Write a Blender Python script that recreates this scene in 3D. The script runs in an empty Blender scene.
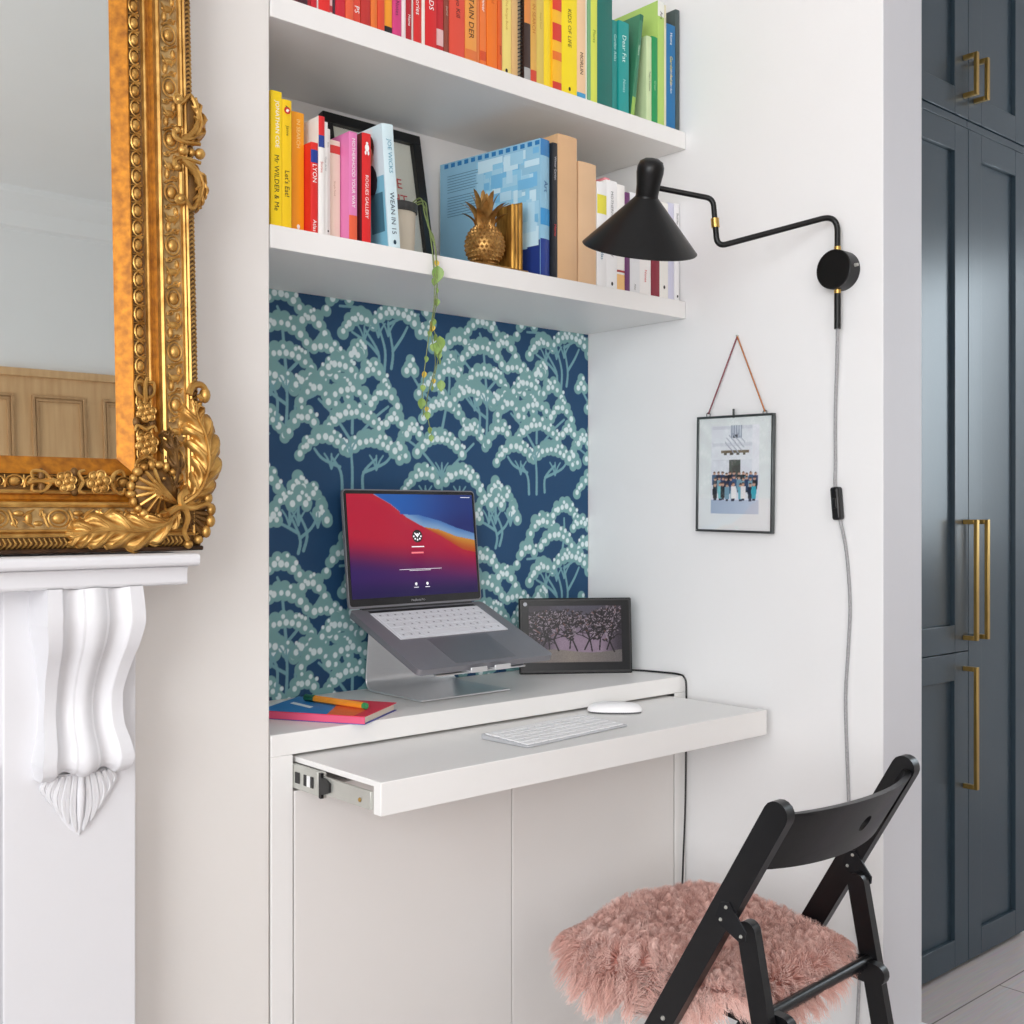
import bpy, math, random
from mathutils import Vector, Matrix
random.seed(7)
C = bpy.context.scene.collection
PI = math.pi
sin, cos = math.sin, math.cos

# ------------------------------------------------------------------ materials
def lin(c):
    return tuple(((v/255.)/12.92 if v/255. <= .04045 else ((v/255.+.055)/1.055)**2.4) for v in c)
_M = {}
def mat(name, rgb, rough=.5, metal=0., noise=0., nscale=8., bump=0., bscale=60., spec=.5, coat=0., rgb2=None, emit=0., stretch=None, sheen=0.):
    key = (name, tuple(rgb), rough, metal, rgb2)
    if key in _M: return _M[key]
    m = bpy.data.materials.new(name); m.use_nodes = True
    nt = m.node_tree; b = nt.nodes['Principled BSDF']
    c = lin(rgb)
    b.inputs['Base Color'].default_value = (*c, 1)
    b.inputs['Roughness'].default_value = rough
    b.inputs['Metallic'].default_value = metal
    b.inputs['Specular IOR Level'].default_value = spec
    if coat: b.inputs['Coat Weight'].default_value = coat
    if sheen: b.inputs['Sheen Weight'].default_value = sheen
    tc = None
    if noise or bump:
        tc = nt.nodes.new('ShaderNodeTexCoord'); mp = nt.nodes.new('ShaderNodeMapping')
        nt.links.new(tc.outputs['Object'], mp.inputs['Vector'])
        if stretch: mp.inputs['Scale'].default_value = stretch
    if noise:
        n = nt.nodes.new('ShaderNodeTexNoise'); n.inputs['Scale'].default_value = nscale; n.inputs['Detail'].default_value = 5
        nt.links.new(mp.outputs[0], n.inputs['Vector'])
        r = nt.nodes.new('ShaderNodeValToRGB')
        c2 = lin(rgb2) if rgb2 else tuple(v*(1-noise) for v in c)
        r.color_ramp.elements[0].color = (*c2, 1); r.color_ramp.elements[0].position = .3
        r.color_ramp.elements[1].color = (*c, 1); r.color_ramp.elements[1].position = .7
        nt.links.new(n.outputs['Fac'], r.inputs[0]); nt.links.new(r.outputs[0], b.inputs['Base Color'])
    if bump:
        n2 = nt.nodes.new('ShaderNodeTexNoise'); n2.inputs['Scale'].default_value = bscale; n2.inputs['Detail'].default_value = 4
        nt.links.new(mp.outputs[0], n2.inputs['Vector'])
        bp = nt.nodes.new('ShaderNodeBump'); bp.inputs['Strength'].default_value = bump; bp.inputs['Distance'].default_value = .004
        nt.links.new(n2.outputs['Fac'], bp.inputs['Height']); nt.links.new(bp.outputs[0], b.inputs['Normal'])
    if emit:
        b.inputs['Emission Color'].default_value = (*c, 1); b.inputs['Emission Strength'].default_value = emit
    _M[key] = m
    return m

def attr_mat(name, rough=.4, emit=0., diffuse=1., spec=.5, coat=0., sheen=0.):
    m = bpy.data.materials.new(name); m.use_nodes = True
    nt = m.node_tree; b = nt.nodes['Principled BSDF']
    a = nt.nodes.new('ShaderNodeAttribute'); a.attribute_name = 'Col'
    b.inputs['Roughness'].default_value = rough; b.inputs['Specular IOR Level'].default_value = spec
    b.inputs['Coat Weight'].default_value = coat; b.inputs['Sheen Weight'].default_value = sheen
    if diffuse == 1: nt.links.new(a.outputs['Color'], b.inputs['Base Color'])
    else: b.inputs['Base Color'].default_value = (.01, .01, .01, 1)
    if emit:
        nt.links.new(a.outputs['Color'], b.inputs['Emission Color']); b.inputs['Emission Strength'].default_value = emit
    return m

def glass_mat(name, alpha=.08):
    m = bpy.data.materials.new(name); m.use_nodes = True
    nt = m.node_tree; out = nt.nodes['Material Output']
    t = nt.nodes.new('ShaderNodeBsdfTransparent'); g = nt.nodes.new('ShaderNodeBsdfGlossy'); g.inputs['Roughness'].default_value = .02
    mx = nt.nodes.new('ShaderNodeMixShader'); mx.inputs[0].default_value = alpha
    nt.links.new(t.outputs[0], mx.inputs[1]); nt.links.new(g.outputs[0], mx.inputs[2]); nt.links.new(mx.outputs[0], out.inputs[0])
    return m

# ------------------------------------------------------------------ text cache
_T = {}
def prep_text(strings):
    objs = []
    for s in sorted(set(strings)):
        cu = bpy.data.curves.new('t', 'FONT'); cu.body = s; cu.resolution_u = 2
        o = bpy.data.objects.new('t', cu); C.objects.link(o); objs.append((s, o))
    dg = bpy.context.evaluated_depsgraph_get()
    for s, o in objs:
        me = o.evaluated_get(dg).to_mesh()
        vs = [(v.co.x, v.co.y) for v in me.vertices]; fs = [tuple(p.vertices) for p in me.polygons]
        o.evaluated_get(dg).to_mesh_clear()
        x0 = min(v[0] for v in vs); x1 = max(v[0] for v in vs); y0 = min(v[1] for v in vs); y1 = max(v[1] for v in vs)
        _T[s] = ([(x-x0, y-y0) for x, y in vs], fs, x1-x0, y1-y0)
    for s, o in objs:
        cu = o.data; bpy.data.objects.remove(o); bpy.data.curves.remove(cu)

# ------------------------------------------------------------------ mesh builder
class MB:
    def __init__(s): s.v = []; s.f = []; s.m = []; s.sm = []
    def add(s, vs, fs, m=0, smooth=False):
        o = len(s.v); s.v += [tuple(v) for v in vs]
        for f in fs: s.f.append(tuple(i+o for i in f)); s.m.append(m); s.sm.append(smooth)
        return s
    def box(s, x0, x1, y0, y1, z0, z1, m=0):
        return s.add([(x0,y0,z0),(x1,y0,z0),(x1,y1,z0),(x0,y1,z0),(x0,y0,z1),(x1,y0,z1),(x1,y1,z1),(x0,y1,z1)],
                     [(0,3,2,1),(4,5,6,7),(0,1,5,4),(1,2,6,5),(2,3,7,6),(3,0,4,7)], m)
    def quad(s, a, b, c, d, m=0): return s.add([a,b,c,d], [(0,1,2,3)], m)
    def poly(s, pts, m=0): return s.add(pts, [tuple(range(len(pts)))], m)
    def tube(s, pts, r, n=8, m=0, cap=True, closed=False):
        pts = [Vector(p) for p in pts]; k = len(pts)
        rs = r if isinstance(r, (list, tuple)) else [r]*k
        tang = []
        for i in range(k):
            if closed: t = pts[(i+1) % k]-pts[i-1]
            else: t = pts[min(i+1, k-1)]-pts[max(i-1, 0)]
            if t.length < 1e-9: t = Vector((0, 0, 1))
            tang.append(t.normalized())
        up = Vector((0,0,1)) if abs(tang[0].z) < .9 else Vector((1,0,0))
        nrm = (up-tang[0]*up.dot(tang[0])).normalized()
        vs = []; fs = []
        for i in range(k):
            nrm = (nrm-tang[i]*nrm.dot(tang[i]))
            nrm = nrm.normalized() if nrm.length > 1e-9 else Vector((1,0,0))
            bn = tang[i].cross(nrm)
            for j in range(n):
                a = 2*PI*j/n; vs.append(pts[i]+(nrm*cos(a)+bn*sin(a))*rs[i])
        last = k if closed else k-1
        for i in range(last):
            i2 = (i+1) % k
            for j in range(n):
                j2 = (j+1) % n; fs.append((i*n+j, i*n+j2, i2*n+j2, i2*n+j))
        s.add(vs, fs, m, True)
        if cap and not closed:
            s.add(vs[:n], [tuple(reversed(range(n)))], m); s.add(vs[-n:], [tuple(range(n))], m)
        return s
    def lathe(s, prof, org, axis=(0,0,1), n=32, m=0):
        ax = Vector(axis).normalized(); o = Vector(org)
        u = ax.orthogonal().normalized(); w = ax.cross(u)
        vs = []; fs = []
        for r, h in prof:
            for j in range(n):
                a = 2*PI*j/n; vs.append(o+ax*h+(u*cos(a)+w*sin(a))*max(r, 1e-5))
        for i in range(len(prof)-1):
            for j in range(n):
                j2 = (j+1) % n; fs.append((i*n+j, i*n+j2, (i+1)*n+j2, (i+1)*n+j))
        return s.add(vs, fs, m, True)
    def ell(s, c, rx, ry, rz, n=10, k=6, m=0, rot=None):
        vs = []; fs = []
        for i in range(k+1):
            th = PI*i/k
            for j in range(n):
                a = 2*PI*j/n; p = Vector((rx*sin(th)*cos(a), ry*sin(th)*sin(a), rz*cos(th)))
                if rot: p = rot @ p
                vs.append(Vector(c)+p)
        for i in range(k):
            for j in range(n):
                j2 = (j+1) % n; fs.append((i*n+j, (i+1)*n+j, (i+1)*n+j2, i*n+j2))
        return s.add(vs, fs, m, True)
    def grid(s, fn, nu, nv, m=0, smooth=True):
        vs = [fn(i/nu, j/nv) for i in range(nu+1) for j in range(nv+1)]
        fs = [(i*(nv+1)+j, (i+1)*(nv+1)+j, (i+1)*(nv+1)+j+1, i*(nv+1)+j+1) for i in range(nu) for j in range(nv)]
        return s.add(vs, fs, m, smooth)
    def prism(s, pts, axis, a0, a1, m=0, smooth=False):
        def P(p, a): return (a, p[0], p[1]) if axis == 'x' else (p[0], a, p[1]) if axis == 'y' else (p[0], p[1], a)
        n = len(pts)
        vs = [P(p, a0) for p in pts]+[P(p, a1) for p in pts]
        s.add(vs, [(i, (i+1) % n, n+(i+1) % n, n+i) for i in range(n)], m, smooth)
        s.add(vs[:n], [tuple(reversed(range(n)))], m); s.add(vs[n:], [tuple(range(n))], m)
        return s
    def text(s, st, org, right, up, h=None, w=None, m=0, center=False):
        vs, fs, W, H = _T[st]; k = (h/H) if h else (w/W)
        if h and w and W*k > w: k = w/W
        R = Vector(right); U = Vector(up); o = Vector(org)
        if center: o = o-R*(W*k/2)-U*(H*k/2)
        return s.add([o+R*(x*k)+U*(y*k) for x, y in vs], fs, m)
    def xf(s, M, start=0):
        s.v[start:] = [tuple(M @ Vector(v)) for v in s.v[start:]]; return s
    def build(s, name, mats, parent=None, bevel=0., angle=35, seg=2, sub=0, cols=None, fixn=True):
        me = bpy.data.meshes.new(name)
        o = bpy.data.objects.new(name, me); C.objects.link(o)
        if parent is not None:
            r = parent
            while r.parent: r = r.parent
            off = Vector(r.location); o.parent = parent
        else:
            xs = [v[0] for v in s.v]; ys = [v[1] for v in s.v]; zs = [v[2] for v in s.v]
            off = Vector(((min(xs)+max(xs))/2, (min(ys)+max(ys))/2, min(zs))); o.location = off
        me.from_pydata([(v[0]-off[0], v[1]-off[1], v[2]-off[2]) for v in s.v], [], s.f)
        if not isinstance(mats, (list, tuple)): mats = [mats]
        for mm in mats: me.materials.append(mm)
        me.polygons.foreach_set('material_index', s.m)
        me.polygons.foreach_set('use_smooth', [True]*len(s.f) if any(s.sm) or bevel else [False]*len(s.f))
        me.update()
        if fixn: 
            import bmesh
            bm = bmesh.new(); bm.from_mesh(me); bmesh.ops.recalc_face_normals(bm, faces=bm.faces); bm.to_mesh(me); bm.free()
        if any(s.sm) or bevel: me.set_sharp_from_angle(angle=math.radians(angle))
        if cols is not None:
            ca = me.color_attributes.new('Col', 'FLOAT_COLOR', 'POINT')
            ca.data.foreach_set('color', [q for c in cols for q in (*c, 1.)])
        if bevel:
            b = o.modifiers.new('b', 'BEVEL'); b.width = bevel; b.segments = seg; b.limit_method = 'ANGLE'; b.angle_limit = math.radians(40)
        if sub:
            b = o.modifiers.new('s', 'SUBSURF'); b.levels = sub; b.render_levels = sub
        return o

def thing(name, label, cat, loc, group=None):
    o = bpy.data.objects.new(name, None); C.objects.link(o); o.location = loc; o.empty_display_size = .05
    o['label'] = label; o['category'] = cat
    if group: o['group'] = group
    return o
def tag(o, label, cat, group=None):
    o['label'] = label; o['category'] = cat
    if group: o['group'] = group
    return o
def struct(o): o['kind'] = 'structure'; return o
def smooth_path(pts, n=6):
    P = [Vector(p) for p in pts]; out = []
    for i in range(len(P)-1):
        p0 = P[max(i-1, 0)]; p1 = P[i]; p2 = P[i+1]; p3 = P[min(i+2, len(P)-1)]
        for k in range(n):
            t = k/n
            out.append(.5*((2*p1)+(p2-p0)*t+(2*p0-5*p1+4*p2-p3)*t*t+(3*p1-p0-3*p2+p3)*t**3))
    out.append(P[-1]); return out
def fillet(pts, r, n=6):
    P = [Vector(p) for p in pts]; out = [P[0]]
    for i in range(1, len(P)-1):
        a = (P[i-1]-P[i]); b = (P[i+1]-P[i]); q = min(r, a.length*.48, b.length*.48)
        a = P[i]+a.normalized()*q; b = P[i]+b.normalized()*q
        for k in range(n+1):
            t = k/n; out.append(a*(1-t)**2+P[i]*2*t*(1-t)+b*t*t)
    out.append(P[-1]); return out

TEXTS = ['JONATHAN COE','Mr WILDER & Me',"Let's Eat!",'LYON','MOTHERHOOD YOUR WAY','ROGUES GALLERY','JOE WICKS','WEAN IN 15','Y','E','HT',
 'CAPTAIN DER','Tokyo Kill','MORLIN','KIDS OF LIFE','Dear Fat','Tokyo Kitchen','MacBook Pro','PS','Memories','MOODS','Jamie','IN SEARCH','Simple Food',
 'The Recipe Book','Fashion','Nature','Summer','Garden Atlas','COLOUR','Atlas','Stories','Home','Green','Art','Winter Garden','Rise','Journal','Plants','Notes']
prep_text(TEXTS)

# ------------------------------------------------------------------ shared materials
WALL = mat('white_wall_paint', (238,238,238), .6, noise=.02, nscale=3, bump=.06, bscale=90)
WARM = mat('breast_wall_paint', (234,231,227), .6, noise=.02, nscale=3, bump=.06, bscale=90)
SHADE_END = mat('wall_end_shade', (206,207,212), .6, noise=.02, nscale=3, bump=.05, bscale=90)  # white wall greyed on its end face: weaker light there put into the colour
WHITE = mat('white_satin_paint', (240,239,237), .38, noise=.015, nscale=5, bump=.02, bscale=120)
GLOSSW = mat('white_gloss_paint', (244,244,245), .3, noise=.01, nscale=6, bump=.02, bscale=150)
BLACK = mat('black_painted_wood', (11,12,15), .30, noise=.2, nscale=20, bump=.05, bscale=40, stretch=(1,1,.2))
BLKMET = mat('black_satin_metal', (9,10,11), .36, noise=.05, nscale=30, spec=.36)
BRASS = mat('brass', (200,165,95), .3, metal=1., noise=.1, nscale=20)
STEEL = mat('galvanised_steel', (205,206,200), .35, metal=.6, noise=.1, nscale=30)
ALU = mat('brushed_aluminium', (226,227,229), .34, metal=.75, noise=.03, nscale=50, stretch=(1,8,8))
SPACE = mat('grey_anodised_aluminium', (136,136,142), .45, metal=.45, noise=.03, nscale=60)
BLKPL = mat('black_plastic', (17,18,20), .35, noise=.04, nscale=40)
PAGES = mat('book_pages', (236,228,210), .8, noise=.12, nscale=60, stretch=(30,1,1))
GLASS = glass_mat('clear_glass', .06)

# ------------------------------------------------------------------ the room
fl = mat('pale_floorboards', (205,198,196), .5)
nt = fl.node_tree; b = nt.nodes['Principled BSDF']
tc = nt.nodes.new('ShaderNodeTexCoord'); mp = nt.nodes.new('ShaderNodeMapping'); mp.inputs['Rotation'].default_value = (0,0,0)
nt.links.new(tc.outputs['Object'], mp.inputs[0])
br = nt.nodes.new('ShaderNodeTexBrick'); br.inputs['Scale'].default_value = 1.; br.inputs['Brick Width'].default_value = 1.2; br.inputs['Row Height'].default_value = .19
br.inputs['Mortar Size'].default_value = .002; br.inputs['Color1'].default_value = (*lin((214,206,206)),1); br.inputs['Color2'].default_value = (*lin((196,186,184)),1); br.inputs['Mortar'].default_value = (*lin((120,108,104)),1)
no = nt.nodes.new('ShaderNodeTexNoise'); mp2 = nt.nodes.new('ShaderNodeMapping'); mp2.inputs['Scale'].default_value = (2,40,1)
nt.links.new(tc.outputs['Object'], mp2.inputs[0]); nt.links.new(mp2.outputs[0], no.inputs['Vector']); no.inputs['Detail'].default_value = 6
nt.links.new(mp.outputs[0], br.inputs['Vector'])
mx = nt.nodes.new('ShaderNodeMix'); mx.data_type = 'RGBA'; mx.blend_type = 'MULTIPLY'; mx.inputs[0].default_value = .35
nt.links.new(br.outputs['Color'], mx.inputs[6]); nt.links.new(no.outputs['Color'], mx.inputs[7]); nt.links.new(mx.outputs[2], b.inputs['Base Color'])

CE = 3.2; XL, XR2, YB0, YB1 = -2.3, 4.4, -2.7, 1.985
struct(MB().box(XL-.1, XR2+.1, YB0-.1, YB1+.12, -.08, 0).build('floor', fl))
struct(MB().box(XL-.1, XR2+.1, YB0-.1, YB1+.12, CE, CE+.08).build('ceiling', WALL))
wb = struct(MB().box(XL-.1, XR2+.1, YB1, YB1+.1, 0, CE).build('wall_back', WALL))
struct(MB().box(XL-.1, XR2+.1, YB0-.1, YB0, 0, CE).build('wall_front', WALL))
struct(MB().box(XR2, XR2+.1, YB0, YB1, 0, CE).build('wall_kitchen', WALL))
struct(MB().box(-.77, .947, 1.675, YB1, 0, CE).build('wall_chimney', WARM, bevel=.003))
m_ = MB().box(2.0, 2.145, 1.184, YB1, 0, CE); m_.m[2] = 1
struct(m_.build('wall_right', [WALL, SHADE_END], bevel=.002))
# left wall with a tall window opening
m_ = MB(); wy0, wy1, wz0, wz1 = -1.9, .9, .5, 2.7
m_.box(XL-.1, XL, YB0, wy0, 0, CE).box(XL-.1, XL, wy1, YB1, 0, CE).box(XL-.1, XL, wy0, wy1, 0, wz0).box(XL-.1, XL, wy0, wy1, wz1, CE)
struct(m_.build('wall_left', WALL))
w_ = struct(MB().box(XL-.08, XL-.03, wy0, wy1, wz0, wz0+.05).box(XL-.08, XL-.03, wy0, wy1, wz1-.05, wz1).box(XL-.08, XL-.03, wy0, wy0+.05, wz0, wz1).box(XL-.08, XL-.03, wy1-.05, wy1, wz0, wz1).box(XL-.075, XL-.035, -.53, -.47, wz0, wz1).box(XL-.075, XL-.035, wy0, wy1, 1.58, 1.62).build('window_1', WHITE))
MB().box(XL-.058, XL-.052, wy0+.05, wy1-.05, wz0+.05, wz1-.05).build('pane', GLASS, w_)
# skirtings
def skirt(name, pts):
    m_ = MB(); m_.prism(pts, 'z', 0, .165); 
    struct(m_.build(name, GLOSSW, bevel=.006))
skirt('baseboard_right', [(2.0,1.674),(1.982,1.674),(1.982,1.166),(2.163,1.166),(2.163,1.47),(2.145,1.47),(2.145,1.184),(2.0,1.184)])
struct(MB().box(.70, .947, 1.657, 1.675, 0, .165).box(.947,.949,1.657,1.6749,0,.165).build('baseboard_chimney', GLOSSW, bevel=.004))
# cornice on the front wall (seen in the mirror)
struct(MB().prism([(YB0,CE),(YB0+.16,CE),(YB0+.15,CE-.03),(YB0+.06,CE-.09),(YB0+.03,CE-.16),(YB0,CE-.17)], 'x', XL, XR2).build('trim_1', WALL))
# panelled wooden double door on the front wall, seen in the mirror
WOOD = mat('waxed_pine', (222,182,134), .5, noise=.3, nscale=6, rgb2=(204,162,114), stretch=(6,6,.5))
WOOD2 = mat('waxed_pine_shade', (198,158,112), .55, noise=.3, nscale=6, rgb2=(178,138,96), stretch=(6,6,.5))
dr = MB(); dz = 2.30
dr.box(.5, 2.9, YB0, YB0+.03, 0, dz)
dr.box(.46, 2.94, YB0, YB0+.05, dz-.03, dz+.01)
d1 = struct(dr.build('door_1', WOOD, bevel=.003))
for x0 in (.56, .92, 1.28, 1.64, 2.0, 2.36):
    for z0, z1 in ((.15, .85), (1.0, dz-.12)):
        pm = MB()
        for k, (e, d) in enumerate(((0, .014), (.018, .010))):
            a0, a1, b0, b1 = x0+e, x0+.27-e, z0+e, z1-e; t = .014
            y = YB0+.03
            pm.box(a0, a1, y, y+d, b0, b0+t).box(a0, a1, y, y+d, b1-t, b1).box(a0, a0+t, y, y+d, b0+t, b1-t).box(a1-t, a1, y, y+d, b0+t, b1-t)
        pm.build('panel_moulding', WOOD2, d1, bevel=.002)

# ------------------------------------------------------------------ wallpaper
import numpy as np
YW = 1.9835; WX0, WX1, WZ0, WZ1 = .949, 1.9985, .833, 1.6345
GX, GZ = 700, 535
wx = np.linspace(WX0, WX1, GX+1); wz = np.linspace(WZ0, WZ1, GZ+1); pxs = wx[1]-wx[0]
img = np.zeros((GX+1, GZ+1, 3)); NAVY, TEAL, STEM, DOT = [np.array(lin(c)) for c in ((32,72,110),(124,170,172),(120,168,178),(224,240,243))]
img[:] = NAVY
img *= (1+.05*np.random.RandomState(1).rand(GX+1, GZ+1, 1))
def paint(x0, x1, z0, z1, dist, col):
    i0, i1 = np.searchsorted(wx, x0-.003), np.searchsorted(wx, x1+.003); j0, j1 = np.searchsorted(wz, z0-.003), np.searchsorted(wz, z1+.003)
    if i1 <= i0 or j1 <= j0: return
    X, Z = np.meshgrid(wx[i0:i1], wz[j0:j1], indexing='ij'); a = np.clip(-dist(X, Z)/pxs+.5, 0, 1)[..., None]
    img[i0:i1, j0:j1] = img[i0:i1, j0:j1]*(1-a)+col*a
def disc(x, z, r, col, sq=1.): paint(x-r, x+r, z-r*sq, z+r*sq, lambda X, Z: np.sqrt((X-x)**2+((Z-z)/sq)**2)-r, col)
def strip(pts, w0, w1, col=None):
    pts = smooth_path([(p[0], 0, p[1]) for p in pts], 5); k = len(pts)
    for i in range(k-1):
        a, b_ = pts[i], pts[i+1]; w = (w0+(w1-w0)*i/(k-1))/2; dx, dz_ = b_.x-a.x, b_.z-a.z; L = dx*dx+dz_*dz_+1e-12
        def dist(X, Z):
            t = np.clip(((X-a.x)*dx+(Z-a.z)*dz_)/L, 0, 1); return np.sqrt((X-a.x-t*dx)**2+(Z-a.z-t*dz_)**2)-w
        paint(min(a.x,b_.x)-w, max(a.x,b_.x)+w, min(a.z,b_.z)-w, max(a.z,b_.z)+w, dist, STEM if col is None else col)
def cloud(cx, cz, w, hh, tilt=0.):
    n = max(2, round(w/.0165)); dots = []
    f = lambda t: (cx+w*(t-.5), cz+hh*(1-(2*t-1)**2)+tilt*(t-.5)*w)
    k_ = 1.45*hh/.03 if hh > .02 else 1
    for i in range(n+1):
        t = i/n; x, z = f(t); r = .0125+random.uniform(-.001, .0018); a = 1-(2*t-1)**2
        disc(x, z, r, TEAL)
        if 0 < i < n or w < .05: disc(x+random.uniform(-.003, .003), z+.0145*(.4+.6*a), r*random.uniform(.85, 1.05), TEAL)
        if i < n:
            x2, z2 = f((i+.5)/n); disc(x2, z2+.004, .0118, TEAL)
    nd = max(2, round(w/.0142))
    for i in range(nd+1):
        t = (i+.1)/(nd+.2); x, z = f(t)
        disc(x+random.uniform(-.001, .001), z+.0012+random.uniform(-.0018, .0018), random.uniform(.0048, .0066), DOT, 1.12)
        if random.random() < .50: disc(x+.007, z+.0128+random.uniform(-.002, .003), random.uniform(.0036, .0048), DOT, 1.12)
        if random.random() < .14: disc(x+.001, z+.019, .0036, DOT, 1.1)
TREES = {
 'A': dict(cl=[(-.012,.232,.085,.024,0),(-.085,.188,.075,.024,.15),(.062,.196,.055,.018,-.4),(-.012,.165,.12,.032,0),(-.115,.115,.07,.022,.4),(.105,.135,.085,.022,-.5),(.160,.150,.018,.008,0),(.0,.115,.115,.026,0),(.115,.085,.06,.018,-.75),(-.045,.066,.125,.032,.05),(.068,.062,.095,.026,-.35)],
           st=[[(-.022,0),(-.02,.05),(-.035,.08)],[(0,0),(.002,.05),(.0,.09)],[(.022,.005),(.022,.045),(.045,.075)],[(.0,.04),(-.04,.065),(-.08,.105)],[(.022,.045),(.06,.06),(.075,.07)],[(.0,.1),(-.01,.2),(-.02,.23)],[(.0,.1),(.05,.15),(.08,.19)],[(.0,.1),(-.05,.15),(-.09,.185)],[(.05,.09),(.11,.12),(.155,.15)]]),
 'B': dict(cl=[(.01,.225,.075,.022,0),(-.065,.190,.07,.022,.2),(.075,.185,.07,.022,-.3),(-.115,.125,.055,.024,.5),(-.015,.152,.105,.028,0),(.092,.130,.065,.024,-.5),(-.065,.082,.075,.022,.3),(.035,.098,.12,.028,-.05),(.11,.075,.035,.016,-.8),(-.06,.034,.010,.005,0)],
           st=[[(-.014,0),(-.016,.04),(-.05,.085)],[(.0,0),(.002,.045),(-.015,.095)],[(.018,.008),(.022,.045),(.01,.1)],[(.022,.045),(.045,.075),(.06,.1)],[(-.016,.035),(-.04,.055),(-.08,.075)],[(-.02,.1),(-.05,.125),(-.11,.125)],[(.01,.1),(.05,.12),(.09,.13)],[(0,.12),(.01,.18),(.01,.22)]]),
 'C': dict(cl=[(-.03,.215,.085,.024,0),(.052,.212,.06,.022,-.1),(-.092,.165,.06,.022,.3),(.085,.165,.06,.022,-.2),(-.005,.160,.105,.03,0),(-.120,.105,.06,.022,.4),(.112,.112,.055,.022,-.4),(.005,.112,.125,.030,0),(-.072,.058,.105,.030,.15),(.055,.055,.130,.030,-.1),(.122,.060,.03,.014,-.4)],
           st=[[(-.024,-.02),(-.028,.02),(-.05,.05)],[(0,-.02),(.0,.03),(-.005,.08)],[(.026,-.015),(.028,.02),(.06,.05)],[(-.03,.03),(-.07,.045),(-.09,.065)],[(.028,.02),(.08,.04),(.10,.06)],[(.0,.08),(-.04,.13),(-.08,.165)],[(.0,.08),(.05,.13),(.09,.16)],[(.0,.1),(.0,.18),(-.01,.22)]]),
 'D': dict(cl=[(.025,.285,.045,.018,0),(-.03,.240,.065,.022,.1),(.07,.242,.065,.022,-.2),(-.085,.275,.022,.010,0),(.005,.198,.115,.030,0),(-.088,.160,.055,.022,.4),(.092,.165,.065,.022,-.4),(-.005,.140,.125,.030,0),(-.055,.082,.09,.026,.2),(.06,.085,.10,.026,-.2)],
           st=[[(-.02,-.01),(-.022,.04),(-.045,.08)],[(0,-.01),(.0,.06),(0,.12)],[(.022,0),(.025,.04),(.05,.08)],[(.0,.1),(-.05,.14),(-.09,.16)],[(.0,.1),(.06,.14),(.09,.16)],[(.0,.18),(.02,.25),(.02,.28)],[(-.03,.23),(-.06,.25),(-.085,.275)]]),
 'E': dict(cl=[(.0,.118,.024,.010,0),(-.034,.082,.04,.016,.3),(.034,.092,.035,.016,-.2),(.002,.084,.034,.014,0),(.056,.060,.022,.010,-.6),(-.056,.055,.016,.008,0)],
           st=[[(.0,-.01),(.004,.02),(-.02,.07)],[(.012,-.005),(.02,.03),(.0,.07)],[(.004,.02),(.03,.04),(.045,.065)],[(0,.06),(0,.09),(0,.12)],[(0,.03),(-.03,.045),(-.055,.055)]]),
}
PW, PH = .515, .53
T = TREES['D']; T['cl'] = [(a, b_*1.28, c, d*1.1, e) for a, b_, c, d, e in T['cl']]; T['st'] = [[(a, b_*1.28) for a, b_ in q] for q in T['st']]
for key, bx, bz in (('E',1.185,1.128),('D',1.545,1.148),('B',1.392,1.495),('A',1.158,1.372),('C',1.312,1.262)):
    T = TREES[key]
    for i in (-1, 0, 1, 2):
        for j in (-1, 0, 1):
            ox, oz = bx+i*PW, bz+j*PH
            if ox < .7 or ox > 2.25 or oz > 1.8 or oz < .45: continue
            random.seed(hash(key)*0+ord(key))
            for s_ in T['st']: strip([(ox+p[0], oz+p[1]) for p in s_], .0068, .0048)
            for (cx, cz, w, hh, tl) in T['cl']: cloud(ox+cx, oz+cz, w, hh, tl)
            for s_ in T['st'][:3]:
                p = s_[-1]
                for q in (-1, 0, 1): strip([(ox+p[0], oz+p[1]-.024), (ox+p[0]+q*.008, oz+p[1]-.006), (ox+p[0]+q*.017, oz+p[1]+.006)], .0045, .0032)
m_ = MB()
m_.v = [(x, YW, z) for x in wx for z in wz]
m_.f = [(i*(GZ+1)+j, (i+1)*(GZ+1)+j, (i+1)*(GZ+1)+j+1, i*(GZ+1)+j+1) for i in range(GX) for j in range(GZ)]
m_.m = [0]*len(m_.f); m_.sm = [False]*len(m_.f)
m_.build('wallpaper', attr_mat('tree_wallpaper', .55, spec=.35), wb, cols=img.reshape(-1, 3).tolist(), fixn=False)
random.seed(7)

# ------------------------------------------------------------------ shelves
def shelf(z, label):
    tag(MB().box(.9485, 1.9985, 1.675, 1.9845, z, z+.0385).build('floating_shelf', WHITE, bevel=.0012), label, 'shelf', 'white floating shelves in the alcove')
shelf(1.635, 'thick white floating shelf above the patterned wallpaper, the lower one')
shelf(2.0155, 'thick white floating shelf carrying the rainbow of books, the upper one')

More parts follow.
